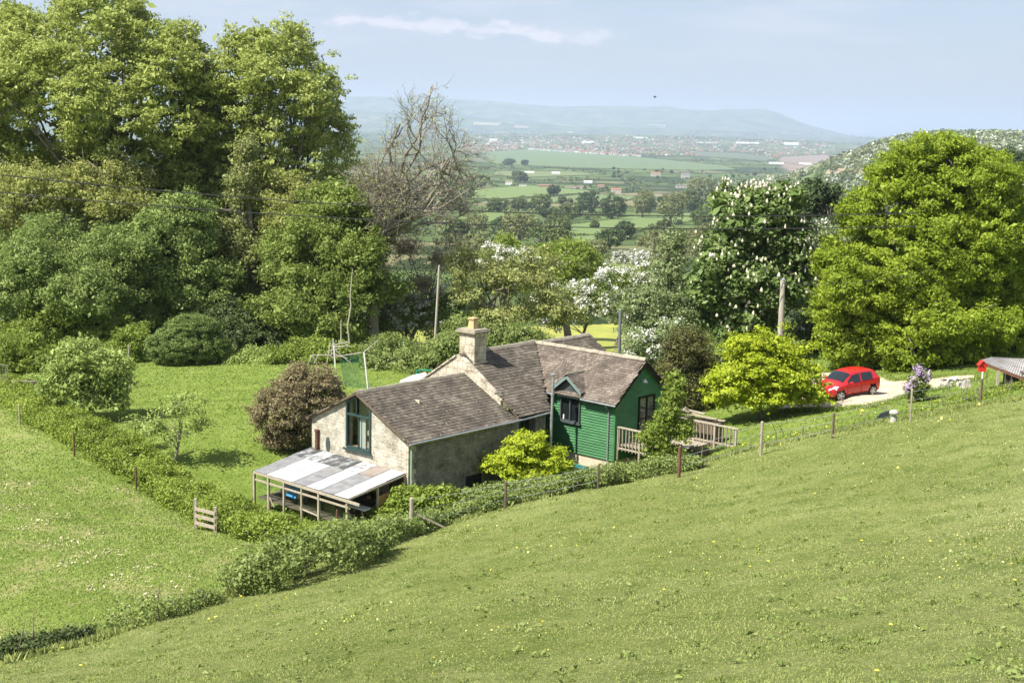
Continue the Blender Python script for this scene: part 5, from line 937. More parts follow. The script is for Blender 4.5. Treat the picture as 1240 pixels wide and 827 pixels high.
# lattice trellis at the far left
def trellis(name, label, a, b, h, lowskew=0.):
    a, b = np.asarray(a, float), np.asarray(b, float); root = empty(name, a, label, 'trellis'); L_ = np.linalg.norm(b - a); d = (b - a) / L_; mb = MB(); fr = MB()
    fr.beam(a, b, .05, .05); fr.beam(a + UZ * h, b + UZ * h, .05, .06); fr.beam(a, a + UZ * h, .05, .06, up=d); fr.beam(b, b + UZ * h, .05, .06, up=d); fr.build('frame', M['wood'], root)
    n = int((L_ + h) / .2)
    for k in range(1, n):
        c = k * .2
        for sg in (0, 1):
            u0, v0 = (c, 0) if c < L_ else (L_, c - L_); u1, v1 = (c - h, h) if c > h else (0, c)
            if sg: u0, u1 = L_ - u0, L_ - u1
            mb.beam(a + d * u0 + UZ * v0 + E1 * .01 * sg, a + d * u1 + UZ * v1 + E1 * .01 * sg, .03, .012)
    mb.build('lattice', M['wood'], root)
Yt = G(50, 482)[1]; a = at(12, 478, Yt); b = at(60, 478, Yt); trellis('lattice_fence', 'weathered diamond lattice fence panel standing left of the fruit tree', a + UZ * -.3, b + UZ * -.3, 1.15)
a = at(-14, 470, Yt - .5); b = at(10, 472, Yt); trellis('lattice_fence', 'taller lattice panel at the very left edge beside the hedge', a, b, 1.5)
mb = MB(); a = G(157, 470); mb.tube([a, a + UZ * 2.8], [.07, .06], 8); meta(mb.build('trellis_post', M['wood'], loc=a), 'pale upright post with wire netting right of the fruit tree', 'post')
mb = MB(); nb0 = G(146, 476); 
for k in range(12): mb.beam(nb0 + (a - nb0) * k / 12, nb0 + (a - nb0) * k / 12 + UZ * 2.3, .008, .008)
for k in range(14): mb.beam(nb0 + UZ * (.1 + k * .16), a + UZ * (.1 + k * .16), .008, .008)
meta(mb.build('wire_netting', M['grey_metal'], loc=nb0), 'square wire netting left of the pale upright post', 'netting')

# ================================================================== garden structures behind the stone wing
Yg = 80.
fr = empty('fruit_cage', on(*at(415, 480, Yg)[:2]), 'rickety white pole fruit cage with green netting beyond the stone gable roof', 'fruit cage')
def sticks(name, segs, r, m, root, Yv=Yg):
    for (x0, y0, x1, y1, *dd) in segs:
        d0, d1 = dd if len(dd) == 2 else (0, 0); mb = MB(); mb.tube([at(x0, y0, Yv + d0), at(x1, y1, Yv + d1)], [r, r * .8], 6); mb.build(name, M[m], root)
sticks('upright', [(441, 427, 446, 475), (404, 415, 408, 470, 1, 1), (444, 455, 448, 478, .8, .8)], .05, 'white', fr)
sticks('bar', [(438, 427, 401, 433), (401, 430, 378, 430), (440, 427, 458, 412, 0, 1), (404, 420, 424, 419, 1, .5), (402, 428, 420, 434), (406, 424, 425, 440), (400, 415, 396, 440), (378, 430, 372, 443), (378, 430, 385, 443), (386, 430, 380, 440), (422, 414, 402, 418), (410, 412, 424, 420), (404, 410, 401, 432), (398, 425, 412, 422)], .035, 'pole', fr)
mb = MB(); A = [at(410, 430, Yg), at(438, 428, Yg), at(444, 470, Yg), at(418, 468, Yg + .5)]
for k in range(20):
    f = k / 19; mb.beam(A[0] * (1 - f) + A[1] * f, A[3] * (1 - f) + A[2] * f, .03, .008); mb.beam(A[0] * (1 - f) + A[3] * f, A[1] * (1 - f) + A[2] * f, .03, .008)
mb.build('netting', M['netg'], fr)
mb = MB(); c = at(422, 325, Yg + 3); mb.tube([at(423, 415, Yg + 3), at(421, 395, Yg + 3), at(425, 370, Yg + 3), at(424, 360, Yg + 3), c + np.array([.25, 0, 0])], [.05, .045, .04, .035, .02], 6); meta(mb.build('tall_cane', M['pole'], loc=at(423, 415, Yg + 3)), 'tallest thin crooked cane standing up against the dense green tree', 'cane')
mb = MB(); mb.tube([at(413, 412, Yg + 3), at(413, 388, Yg + 3)], [.045, .03], 6); meta(mb.build('tall_cane', M['pole'], loc=at(413, 412, Yg + 3)), 'short straight cane left of the tallest cane', 'cane')
# white cover and green hooped frame
mb = MB(); q = [at(484, 462, 78), at(500, 455, 78.6), at(515, 452, 79.2), at(520, 458, 78.8), at(508, 463, 77.8)]; mb.prism([x - UZ * .35 for x in q], UZ * .4); meta(mb.build('white_cover', M['white'], loc=q[0]), 'low white sheet lying behind the stone wing roof', 'sheet')
gf = empty('garden_swing', on(*at(514, 470, 80)[:2]), 'green tube frame of a small garden swing behind the white sheet', 'swing'); mb = MB(); mb.tube([at(503, 462, 80), at(505, 449, 80), at(508, 448, 80), at(523, 448.5, 80), at(525, 449.5, 80), at(528, 462, 80)], .045, 6); mb.build('frame', mat('green_tube', (.02, .25, .16), .4), gf)
# teal storage box, white bags by the fence
bx = empty('storage_box', gp(695, 590), 'teal plastic storage box with pitched lid below the cream plinth', 'box'); p = H(9.9, 2.3, -1.5) ; p[2] = z1(p[0], p[1])
bx.location = tuple(p); mb = MB(); mb.box(p + UZ * .3, E2 * .5, E1 * .3, UZ * .28); mb.build('body', M['tealbin'], bx); mb = MB(); mb.prism([p + E1 * -.35 + UZ * .58 - E2 * .55, p + UZ * .70 - E2 * .55, p + E1 * .35 + UZ * .58 - E2 * .55], E2 * 1.1); mb.build('lid', M['tealbin'], bx)
bx2 = empty('water_butt', p - E2 * 1.3, 'second teal container half hidden under the smaller acer', 'container'); q = p - E2 * 1.35; mb = MB(); mb.tube([q, q + UZ * .35, q + UZ * .62], [.3, .36, .34], 14); mb.build('body', M['tealbin'], bx2); mb = MB(); mb.tube([q + UZ * .62, q + UZ * .68], [.38, .3], 14); mb.build('lid', M['tealbin'], bx2)
# garden ornament: pale stone toadstool beside a dark slab
p = gp(1082, 511); sto = empty('staddle_stone', p, 'pale mushroom shaped staddle stone in the grass by the fence', 'staddle stone')
mb = MB(); mb.tube([p - UZ * .1, p + UZ * .2, p + UZ * .38], [.2, .16, .12], 10); mb.build('pedestal', M['statue'], sto); mb = MB(); mb.tube([p + UZ * .38, p + UZ * .42, p + UZ * .52, p + UZ * .6, p + UZ * .63], [.15, .25, .24, .15, .04], 12); mb.build('cap', M['statue'], sto, smooth=True)
q = gp(1068, 511); mb = MB(); mb.prism([q + np.array([-.45, 0, 0]), q + np.array([.4, .1, .1]), q + np.array([.42, .1, .6]), q + np.array([-.1, 0, .45])], np.array([0, .1, 0])); meta(mb.build('dark_slab', M['slate'], loc=q), 'dark tilted slab leaning in the grass beside the staddle stone', 'slab')
# red nest box on its post
p, t = tops[12]; t = t + UZ * .1; mb = MB(); nbx = empty('nest_box', t, 'bright red nest box on top of the dark post', 'nest box')
b = MB(); b.tube([t - UZ * .1, t + UZ * .25], [.04, .04], 6); b.build('stem', M['white'], nbx)
b = MB(); c = t + UZ * .25; X_ = np.array([1, 0, 0.]); Y_ = np.array([0, 1., 0]); b.prism([c - X_ * .17, c + X_ * .17, c + X_ * .19 + UZ * .36, c + UZ * .55, c - X_ * .19 + UZ * .36], Y_ * .3); b.build('body', M['redpost'], nbx)
b = MB(); [b.prism([c + UZ * .59 - Y_ * .05, c + X_ * s * .23 + UZ * .33 - Y_ * .05, c + X_ * s * .23 + UZ * .30 - Y_ * .05, c + UZ * .55 - Y_ * .05], Y_ * .4) for s in (-1, 1)]; b.build('roof', M['redpost'], nbx)
b = MB(); b.cyl(c + UZ * .28 - Y_ * .005, c + UZ * .28 - Y_ * .02, .045, 10); b.build('entrance', M['dark'], nbx)
# open shed with log store at the right edge
Ys = 76.; sh = empty('open_shed', on(*at(1225, 470, Ys)[:2]), 'open log store with a rusty edged corrugated roof at the right edge', 'shed')
ra, rb_, rc, rd = at(1185, 437, Ys), at(1262, 466, Ys - 1.5), at(1262, 436, Ys + 3.5), at(1200, 433, Ys + 3)
mb = MB(); n_ = 26
for k in range(n_):
    f0, f1, fm = k / n_, (k + 1) / n_, (k + .5) / n_; q = [ra * (1 - f0) + rb_ * f0, ra * (1 - fm) + rb_ * fm + UZ * .06, ra * (1 - f1) + rb_ * f1]; w_ = [rd * (1 - f0) + rc * f0, rd * (1 - fm) + rc * fm + UZ * .06, rd * (1 - f1) + rc * f1]
    mb.add([q[0], q[1], q[2], w_[0], w_[1], w_[2]], [(0, 1, 4, 3), (1, 2, 5, 4)])
mb.build('roof', M['corr'], sh); mb = MB(); mb.beam(ra - UZ * .06, rb_ - UZ * .06, .06, .16); mb.build('fascia', M['rust'], sh)
mb = MB(); mb.beam(ra - UZ * .2, rd - UZ * .2, .08, .1); mb.build('rafter', M['wood'], sh)
for f in (.32, .95):
    p = ra * (1 - f) + rb_ * f; mb = MB(); mb.beam(np.array([p[0], p[1], z1(p[0], p[1]) - .3]), p - UZ * .12, .14, .14, up=(0, 1, 0)); mb.build('post', M['wood'], sh)
p0, p1_ = ra * .55 + rb_ * .45, rb_; back = MB(); bk = np.array([.8, 2.6, 0]); back.prism([p0 + bk - UZ * 2.4, p1_ + bk - UZ * 2.2, p1_ + bk - UZ * .1, p0 + bk - UZ * .1], np.array([0, .1, 0])); back.build('back_wall', M['wood_dark'], sh)
for row in range(4):
    for k in range(7):
        if row == 2: continue
        f = (k + .5 * (row % 2)) / 7; q = p0 * (1 - f) + p1_ * f; g_ = z1(q[0], q[1]); c = np.array([q[0] + .1, q[1] + .5, g_ + .12 + row * .2]); mb = MB(); mb.tube([c, c + np.array([.2, .7, 0])], [.1, .1], 7); o = mb.build('log', M['wood' if (k + row) % 3 else 'bark_dark'], loc=c); meta(o, 'grey sawn log lying in the ' + ['bottom row', 'second row', '', 'top row on the shelf'][row] + ' of the open log store', 'log', 'logs in the open log store')
mb = MB(); q = (p0 + p1_) / 2; mb.box(np.array([q[0] + .1, q[1] + .7, z1(q[0], q[1]) + .52]), (p1_ - p0) * .5, np.array([0, .4, 0]), UZ * .04); mb.build('shelf', M['white'], sh)
# rubble pile by the shed
for k in range(16):
    px = random.uniform(1140, 1175); p = gp(px, random.uniform(462, 470)); mb = MB(); s_ = random.uniform(.12, .26); mb.hexa([p + s_ * np.array(v) * rng.uniform(.7, 1.2, 3) for v in [(-1,-1,-.2),(1,-1,-.2),(1,1,-.2),(-1,1,-.2),(-.7,-.7,1),(.7,-.6,1),(.6,.7,.9),(-.7,.6,1)]]); meta(mb.build('rubble_stone', M['statue' if k % 3 else 'slate'], loc=p), 'rough pale stone in the rubble heap at the back of the drive', 'stone', 'rubble stones at the back of the drive')
# distant bird
p = at(793, 118, 60); mb = MB(); mb.tube([p + np.array([-.06, .05, 0]), p, p + np.array([.07, -.02, .01])], [.01, .03, .01], 6); bd_ = mb.build('bird', M['dark'], loc=p); meta(bd_, 'tiny dark bird flying in the sky above the far hills', 'bird')
mb = MB(); mb.add([p + np.array([-.02, 0, .01]), p + np.array([.03, 0, .01]), p + np.array([-.03, .17, .07]), p + np.array([.0, -.15, .06])], [(0, 1, 2), (0, 3, 1)]); mb.build('wing', M['dark'], bd_)
# ================================================================== the vale
FIELDS = [('large pale green field below the town', [(588,184),(640,181),(720,186),(800,193),(880,201),(892,206),(840,207),(700,204),(600,199),(586,193)], (.11,.19,.055)),
 ('field', [(575,229),(640,225),(712,231),(716,234),(660,238),(600,242),(570,241)], (.13,.22,.045)), ('field', [(600,243),(665,239.5),(712,235.5),(772,238),(762,243),(690,247),(640,246)], (.12,.20,.05)),
 ('field', [(545,265),(600,256),(645,262),(600,273),(545,277)], (.12,.21,.04)), ('field', [(690,273),(760,263),(845,258),(852,264),(800,277),(720,286),(688,284)], (.13,.22,.045)),
 ('field', [(735,315),(795,313),(802,330),(765,348),(735,338)], (.15,.23,.04)), ('field', [(660,290),(705,287),(760,283),(770,288),(700,300),(665,300)], (.13,.22,.05)), ('field', [(945,190),(1000,187.5),(1062,190),(1057,202),(990,203),(940,196)], (.21,.20,.11)), ('field', [(1003,204),(1052,204),(1048,212),(998,212)], (.27,.26,.12)),
 ('field', [(572,147.5),(608,149),(604,153),(573,152)], (.30,.33,.12)), ('field', [(622,151),(642,153),(640,156.5),(622,156)], (.25,.25,.13)), ('field', [(782,150),(808,151),(806,155),(786,153.5)], (.30,.33,.13)), ('field', [(600,207.5),(690,208),(732,212),(640,215),(598,213)], (.13,.20,.05)),
 ('field', [(1195,260),(1250,256),(1250,272),(1195,272)], (.22,.27,.05)), ('field', [(1205,224),(1250,220),(1250,240),(1205,245)], (.12,.20,.05)), ('field', [(830,183),(900,186),(935,190),(930,196),(850,190)], (.10,.15,.06))]
def inpoly(px, py, P):
    c = False; j = len(P) - 1
    for i in range(len(P)):
        if (P[i][1] > py) != (P[j][1] > py) and px < (P[j][0] - P[i][0]) * (py - P[i][1]) / (P[j][1] - P[i][1]) + P[i][0]: c = not c
        j = i
    return c
for k, (lb, P, c) in enumerate(FIELDS):
    try: c = (c[0] * .92, c[1] * .76, c[2] * 1.05); drape('field', P, .6 if P[0][1] < 300 else .15, mat('field_grass', c, c2=tuple(v * 1.15 for v in c), scale=.02, detail=8), y0=170)
    except Exception as e: print('field', k, e)
drape('meadow', [(425,402),(560,399),(700,395),(765,392),(785,400),(750,428),(640,432),(540,425),(430,424)], .12, mat('buttercup_meadow', (.20, .24, .05), c2=(.33, .32, .05), scale=.35, detail=9), y0=100)
BT = [('mid green bushy tree in the belt below the green fields, far left of the gap', 590, 330, 46, 46, 'far2', 150), ('olive bushy tree filling the belt behind the oak', 668, 305, 50, 34, 'far', 260), ('pale budding tree in the belt left of the small green field', 715, 318, 40, 30, 'far2', 230), ('dense green thorn tree in the belt below the small green field', 735, 372, 60, 44, 'far', 150), ('hazy olive tree in the belt behind the larch', 800, 345, 46, 50, 'far2', 200), ('low green thicket left of the belt hawthorns', 640, 345, 54, 34, 'far', 190), ('grey green thicket tree in the belt right of the larch', 850, 320, 44, 50, 'far2', 220), ('dark belt tree against the horse chestnut', 850, 280, 30, 30, 'far', 420)]
# --- hand placed trees of the middle distance
def far_tree(name, label, px, py, wpx, hpx, m, group=None, nl=420, ysc=1.):
    g = gp(px, py, y0=170)
    if g is None: return None
    Y = np.linalg.norm(g - np.array([0, 0, CZ])); k = Y / F; wx, hz_ = wpx * k, hpx * k; root = empty(name, g, label, 'tree', group)
    lb = [(g[0] + random.uniform(-.26, .26) * wx, g[1] + random.uniform(-.25, .25) * wx, g[2] + hz_ * random.uniform(.32, .72), wx * random.uniform(.24, .34), wx * .3, hz_ * random.uniform(.24, .32)) for _ in range(6)] + [(g[0], g[1], g[2] + hz_ * .5, wx * .4, wx * .4, hz_ * .42)]
    P, O = lobe_clumps(lb, wx * .11, low=-.8, rough=.16, inner=.4); V, Fc = foliage(P, O, 14, wx * .085, max(wx * .05, k * 1.6)); np_mesh('crown', V, Fc, m, root)
    mb = MB(); mb.tube([g - UZ * .5, g + UZ * hz_ * .3, g + UZ * hz_ * .6], [wx * .04, wx * .03, wx * .015], 6); mb.build('trunk', M['bark'], root); return root
MT = [('lone dark round tree standing in the pale green field beyond the oak', 670, 238, 17, 14, 'far3'), ('round tree at the left edge of the farm field, left of the white farmhouse sheds', 629, 222, 17, 15, 'far'), ('dark tree in the large pale field, nearest its left end', 616, 201, 13, 9, 'far3'), ('smaller dark tree in the large pale field, second from the left', 635, 201, 8, 7, 'far3'),
 ('dark hedgerow tree just right of the bare tree branches', 602, 258, 24, 20, 'far'), ('tree at the left of the main clump below the lone field tree', 628, 256, 18, 16, 'far'), ('broad tree in the main clump below the lone field tree', 653, 258, 28, 24, 'far'), ('dark tall tree in the middle of the main clump', 713, 260, 30, 30, 'far3'), ('darkest widest tree at the right of the main clump', 741, 266, 36, 32, 'far3'), ('mid green tree low in the main clump', 691, 266, 26, 22, 'far'), ('wide low tree at the foot of the main clump', 676, 280, 34, 24, 'far'),
 ('feathery pale tree right of the main clump', 778, 264, 28, 34, 'far2'), ('tall olive tree left of the horse chestnut top', 812, 272, 36, 42, 'far2'), ('dark tree behind the tall olive tree', 838, 262, 22, 34, 'far'), ('broad hazy tree left above the horse chestnut', 855, 246, 38, 32, 'far2'), ('small round bush like tree between two green fields', 720, 277, 11, 11, 'far'), ('dark domed tree on the lower field beyond the hawthorns', 738, 302, 42, 26, 'far3'), ('second dark domed tree beside it, higher up the slope', 757, 290, 28, 24, 'far3'), ('pale leafed tree left of the larch top', 792, 305, 42, 28, 'far2'), ('olive leafed tree behind the larch top', 822, 306, 34, 30, 'far2'),
 ('yellow green spreading tree above the field maple', 628, 296, 46, 40, 'far2'), ('pale tree left below the bare tree branches', 575, 285, 36, 26, 'far2'), ('hazy tree at the foot of the pale field, right part', 880, 250, 24, 24, 'far'), ('dark tree above the horse chestnut, right of its top', 900, 236, 20, 18, 'far')]
for lb, px, py, w_, h_, m_ in MT: far_tree('field_tree', lb, px, py, w_, h_, LF[m_])
for lb, px, py, w_, h_, m_, Yb in BT: far_tree('belt_tree', lb, px, py, w_, h_, LF[m_])
for k, (px, py, w_) in enumerate([(690,303,14),(655,298,16),(780,322,34),(765,318,22),(800,320,20),(750,320,16)]): 
    g = gp(px, py, y0=170); kk = g[1] / F; P, O = lobe_clumps([(g[0], g[1], g[2] + 1.5 * 1.2, w_ * kk * .5, 3, 2.6)], .9, rough=.2); V, Fc = foliage(P, O, 26, .8, .45); V2, F2 = foliage(P + O * .3, O, 30, .8, .4)
    r_ = empty('may_bush', g, ['small white hawthorn beyond the oak, right one', 'small white hawthorn beyond the oak, left one', 'long white flowering hawthorn on the rim of the small green field', 'white hawthorn at the left end of the small green field rim', 'white hawthorn at the right end of the small green field rim', 'lowest white hawthorn at the corner of the small green field'][k], 'bush'); np_mesh('foliage', np.r_[V, V2], np.r_[Fc, F2 + len(V)], [LF['far'], M['whitef']], r_, midx=np.r_[np.zeros(len(Fc), int), np.ones(len(F2), int)])
# --- hedgerow trees of the vale: copies of five templates
tmpl = []
for k in range(6):
    root = empty('hedgerow_tree', (0, 0, -400), 'small hedgerow tree far out in the vale', 'tree', 'hedgerow trees in the vale')
    lb = [(random.uniform(-2.5, 2.5), random.uniform(-2.5, 2.5), -400 + random.uniform(3, 6.5), random.uniform(2.6, 3.8), 3.2, random.uniform(2.6, 3.4)) for _ in range(5)]
    P, O = lobe_clumps(lb, 1.3, rough=.2, inner=.5); V, Fc = foliage(P, O, 14, 1.0, 1.15); np_mesh('crown', V, Fc, LF[['far', 'far3', 'far2'][k % 3]], root); mb = MB(); mb.tube([(0, 0, -400.5), (0, 0, -396)], [.35, .25], 5); mb.build('trunk', M['bark'], root); tmpl.append(root)
pts = []
while len(pts) < 250:
    px, py = random.uniform(430, 1235), 206 + 90 * random.random() ** 1.5
    if math.sin(px * .045 + py * .11) + math.sin(px * .02 - py * .19 + 1) < .1: continue
    if any(inpoly(px, py, f[1]) for f in FIELDS): continue
    g = gp(px, py, y0=170)
    if g is not None: pts.append(g)
for i, g in enumerate(pts):
    o = tmpl[i] if i < 6 else copy_tree(tmpl[i % 6], (0, 0, 0)); o.location = tuple(g); o.rotation_euler = (0, 0, random.uniform(0, 6.28)); s_ = random.uniform(.6, 1.35); o.scale = (s_ * random.uniform(.9, 1.3), s_, s_)
def clump_mass(name, P, size, nq, m, sq, idx2=None, mats=None):
    P = np.array(P); n = len(P); off = unit(rng.normal(size=(n * nq, 3))) * rng.uniform(.4, 1, (n * nq, 1)); s_ = np.repeat(np.asarray(size) * rng.uniform(.6, 1.3, n), nq)[:, None]
    off[:, 2] = np.abs(off[:, 2]) * .9; C = np.repeat(P, nq, 0) + off * s_; V, Fc = leaf_quads(C, unit(off), np.repeat(np.asarray(sq), nq)[:, None] if hasattr(sq, '__len__') else sq, asp=.8)
    mi = np.repeat(idx2, nq) if idx2 is not None else None
    return meta(np_mesh(name, V, Fc, mats or m, midx=mi, loc=P.mean(0)), kind='stuff')
# woods, copses and hedges further out, one mass
P, S_ = [], []
while len(P) < 4200:
    px, py = random.uniform(420, 1200), 160 + 72 * random.random() ** 1.15
    v = math.sin(px * .03 + py * .35) + math.sin(px * .011 - py * .5 + 2) + .8 * math.sin(px * .09 + 1)
    if v < -.1 or any(inpoly(px, py, f[1]) for f in FIELDS): continue
    for _ in range(3):
        g = gp(px + random.uniform(-3, 3), py + random.uniform(-.2, .2), y0=800)
        if g is not None: P.append(g); S_.append(max(4., g[1] / F * 1.4))
clump_mass('distant_woods', P, S_, 16, LF['far'], np.array(S_) * .75, idx2=(rng.random(len(P)) * 3).astype(int), mats=[LF['far'], LF['far3'], LF['far2']])
# hedges along the traced fields
P, S_ = [], []
for _, f, _c in FIELDS:
    for a, b in zip(f, f[1:] + f[:1]):
        n = int(math.hypot(a[0] - b[0], (a[1] - b[1])) * 2.2)
        for q in range(n):
            if random.random() < .12: continue
            u = (q + random.random()) / max(n, 1); g = gp(a[0] + (b[0] - a[0]) * u, a[1] + (b[1] - a[1]) * u, y0=170)
            if g is not None: P.append(g); S_.append(max(1.2, g[1] / F * (1.3 if g[1] < 2600 else .8)))
clump_mass('hedgerows', P, S_, 14, LF['far'], np.array(S_) * .9)
P, S_ = [], []
while len(P) < 2600:
    px, py = random.uniform(430, 1240), 222 + 75 * random.random()
    v = math.sin(px * .05 + py * .25) + math.sin(px * .021 - py * .37 + 2) + .6 * math.sin(px * .13 + 1)
    if v < .25 or any(inpoly(px, py, f[1]) for f in FIELDS): continue
    for _ in range(4):
        g = gp(px + random.uniform(-4, 4), py + random.uniform(-.6, .6), y0=250)
        if g is not None: P.append(g + UZ * 1.2); S_.append(random.uniform(2.4, 4.6))
clump_mass('copses', P, S_, 46, LF['far'], np.array(S_) * .42, idx2=np.repeat(rng.integers(0, 3, len(P) // 4 + 1), 4)[:len(P)], mats=[LF['far'], LF['far3'], LF['far2']])
# wooded hill on the right
n = 15000; x = rng.uniform(430, 1500, n); y = rng.uniform(1900, 3200, n); k = (np.sin(x / 60 + y / 90) + np.sin(x / 37 - y / 70 + 1) + rng.normal(size=n) * .7 > -.3); x, y = x[k], y[k]; P = np.c_[x, y, zt(x, y)]; sz = np.full(len(P), 8.); clump_mass('hillside_wood', P, sz, 20, None, sz * .55, idx2=(rng.random(len(P)) < .22).astype(int) * 2 + (rng.random(len(P)) < .5).astype(int), mats=[LF['far'], LF['far2'], leafmat('far_blossom', (.38, .42, .30), (.55, .58, .46), .2), leafmat('far_blossom_pale', (.30, .34, .22), (.45, .48, .36), .2)])
# --- houses
def house_tmpl(label, wm_, rm_, w_=7., l_=10., h_=5., group=None, name='house', cat='house', rh=2.6, loc=(0, 0, -300), chim=True):
    root = empty(name, loc, label, cat, group); x, y, z = loc; b = MB(); b.box((x, y, z + h_ / 2 - .5), (l_ / 2, 0, 0), (0, w_ / 2, 0), (0, 0, h_ / 2 + .5)); b.build('wall', wm_, root)
    b = MB(); b.prism([(x - l_ / 2 - .3, y - w_ / 2 - .4, z + h_ + .03), (x - l_ / 2 - .3, y + w_ / 2 + .4, z + h_ + .03), (x - l_ / 2 - .3, y, z + h_ + rh)], (l_ + .6, 0, 0)); r = b.build('roof', rm_, root)
    if chim: b = MB(); b.box((x + l_ * .4, y, z + h_ + rh), (.5, 0, 0), (0, .4, 0), (0, 0, .9)); b.build('chimney', M['pot'], root)
    b = MB()
    for sgn in (-1, 1):
        for q in (-.3, 0, .3):
            for zz in ((.3, .72) if h_ > 4 else (.5,)): b.box((x + q * l_, y + sgn * (w_ / 2 + .02), z + h_ * zz), (.5, 0, 0), (0, .03, 0), (0, 0, .6))
    meta(b.build('window', M['dglass'], root), kind='stuff'); return root
wallw = mat('pale_house_wall', (.45, .42, .36)); wallb = mat('brick_house_wall', (.34, .18, .12)); roofr = mat('red_house_roof', (.30, .14, .09)); roofg = mat('grey_house_roof', (.16, .15, .15)); roofb = mat('brown_house_roof', (.24, .17, .12)); shedw = mat('white_shed_sheet', (.75, .76, .76))
T = [house_tmpl('pale walled house in the distant town', wallw, roofr, group='houses of the distant town'), house_tmpl('red brick house in the distant town', wallb, roofb, group='brick houses of the distant town'), house_tmpl('white house with grey roof in the distant town', M['white'], roofg, group='white houses of the distant town')]
hp = []
for q in range(74): hp.append((640 + q * 1.85 + random.uniform(-.4, .4), 181.2 + q * .125 + random.uniform(-.3, .2), 2 if random.random() < .75 else 0))
while len(hp) < 285:
    px = random.uniform(585, 1000); py = random.uniform(169, 184 + max(0, (px - 700)) * .04)
    if any(inpoly(px, py, f[1]) for f in FIELDS): continue
    hp.append((px, py, random.choice([0, 1, 1, 0, 2])))
used = [0, 0, 0]
for px, py, k in hp:
    g = gp(px, py, y0=800); o = T[k] if not used[k] else copy_tree(T[k], (0, 0, 0)); used[k] = 1; o.location = tuple(g); o.rotation_euler = (0, 0, random.uniform(-.6, .6)); s_ = random.uniform(1.0, 1.7); o.scale = (s_ * 1.3, s_, s_)
# the rest of the town, more roofs than one can count
b = MB()
for q in range(1100):
    px = random.uniform(560, 1010); py = random.uniform(164, 186 + max(0, (px - 720)) * .03)
    if any(inpoly(px, py, f[1]) for f in FIELDS): continue
    g = gp(px, py, y0=800); w_, h_ = random.uniform(8, 15), random.uniform(4, 7); a = random.uniform(-.6, .6); dx = np.array([math.cos(a), math.sin(a), 0]) * w_ / 2; dy = np.array([-math.sin(a), math.cos(a), 0]) * 4
    b.mi = random.choice([0, 1, 1, 1, 2]); b.box(g + UZ * h_ / 2, dx, dy, UZ * h_ / 2); b.mi = random.choice([3, 4, 5]); b.prism([g - dx - dy * 1.1 + UZ * (h_ + .05), g - dx + dy * 1.1 + UZ * (h_ + .05), g - dx + UZ * (h_ + 3)], dx * 2)
meta(b.build('distant_town', [wallw, wallb, M['white'], roofr, roofg, roofb], loc=gp(800, 178, y0=800)), kind='stuff')
# big pale warehouses and farm buildings
for k, (lb, px, py, L_, w_, h_, wl_, rf_) in enumerate([('long white warehouse in the middle of the town', 712, 173.5, 95, 30, 10, shedw, shedw), ('white warehouse at the left end of the town', 597, 171, 60, 26, 12, shedw, shedw), ('long low white warehouse right of the middle of the town', 775, 168, 130, 30, 9, shedw, shedw), ('pale warehouse row at the right of the town, left part', 858, 173.5, 160, 34, 9, shedw, roofg), ('longest white warehouse at the right end of the town', 905, 174.5, 190, 34, 10, shedw, shedw), ('pinkish white factory at the far right of the town', 958, 176, 120, 34, 16, shedw, shedw), ('white warehouse left above the terrace row', 690, 161, 90, 30, 9, shedw, shedw), ('white roofed sheds beyond the right hand fields', 940, 199, 60, 16, 6, shedw, shedw), ('second white roofed shed beyond the right hand fields', 975, 200, 50, 16, 6, shedw, shedw),
  ('white farmhouse left of the brown roofed barns', 616, 224, 13, 8, 6, M['white'], roofb), ('small white cottage next to the white farmhouse', 633, 226, 14, 7, 3.5, M['white'], roofg), ('long brown roofed barn in the fields', 662, 227, 34, 9, 4, wallb, roofb), ('second long brown roofed barn, right of the first', 698, 229, 40, 9, 4, wallw, roofb), ('pale stone farmhouse right of the barns', 746, 234, 17, 9, 6.5, wallw, roofr), ('small house with red roof left of the pale stone farmhouse', 728, 228, 12, 8, 5, wallw, roofr), ('white roofed barn left of the small red roofed house', 712, 222, 18, 8, 4, shedw, shedw), ('white shed beside the large pale field', 641, 210, 26, 9, 4, shedw, shedw), ('pale sheds near the middle of the pale fields', 673, 211, 22, 9, 4, shedw, shedw), ('large country house with pink roof in trees', 794, 214, 24, 12, 9, wallw, roofr), ('pale stone church like house in trees', 830, 216, 22, 10, 10, wallw, roofg), ('low pale house right of the church like house', 825, 228, 22, 8, 5, wallw, roofg)]):
    g = gp(px, py, y0=170); o = house_tmpl(lb, wl_, rf_, w_=w_, l_=L_, h_=h_, name='warehouse' if L_ > 45 else 'farmhouse', cat='warehouse' if L_ > 45 else 'house', rh=h_ * .35, loc=tuple(g), chim=L_ < 20)

# ================================================================== grass and flowers
DRV = [gp(*q)[:2] for q in [(940,500),(1000,497),(1055,493),(1100,480),(1150,468),(1188,459),(1188,454),(1140,457),(1085,462),(1062,454),(985,452),(930,475)]]
def on_drive(x, y):
    c = np.zeros(len(x), bool); j = len(DRV) - 1
    for i in range(len(DRV)): k = ((DRV[i][1] > y) != (DRV[j][1] > y)) & (x < (DRV[j][0] - DRV[i][0]) * (y - DRV[i][1]) / (DRV[j][1] - DRV[i][1] + 1e-9) + DRV[i][0]); c ^= k; j = i
    return c & (rng.random(len(x)) > .03)
def scatter(n, r0, r1, a0, a1, cond):
    r = r0 * (r1 / r0) ** rng.random(n); a = np.radians(rng.uniform(a0, a1, n)); x, y = r * np.sin(a), r * np.cos(a); k = cond(x, y); x, y = x[k], y[k]; return np.c_[x, y, zt(x, y)], np.hypot(x, y)
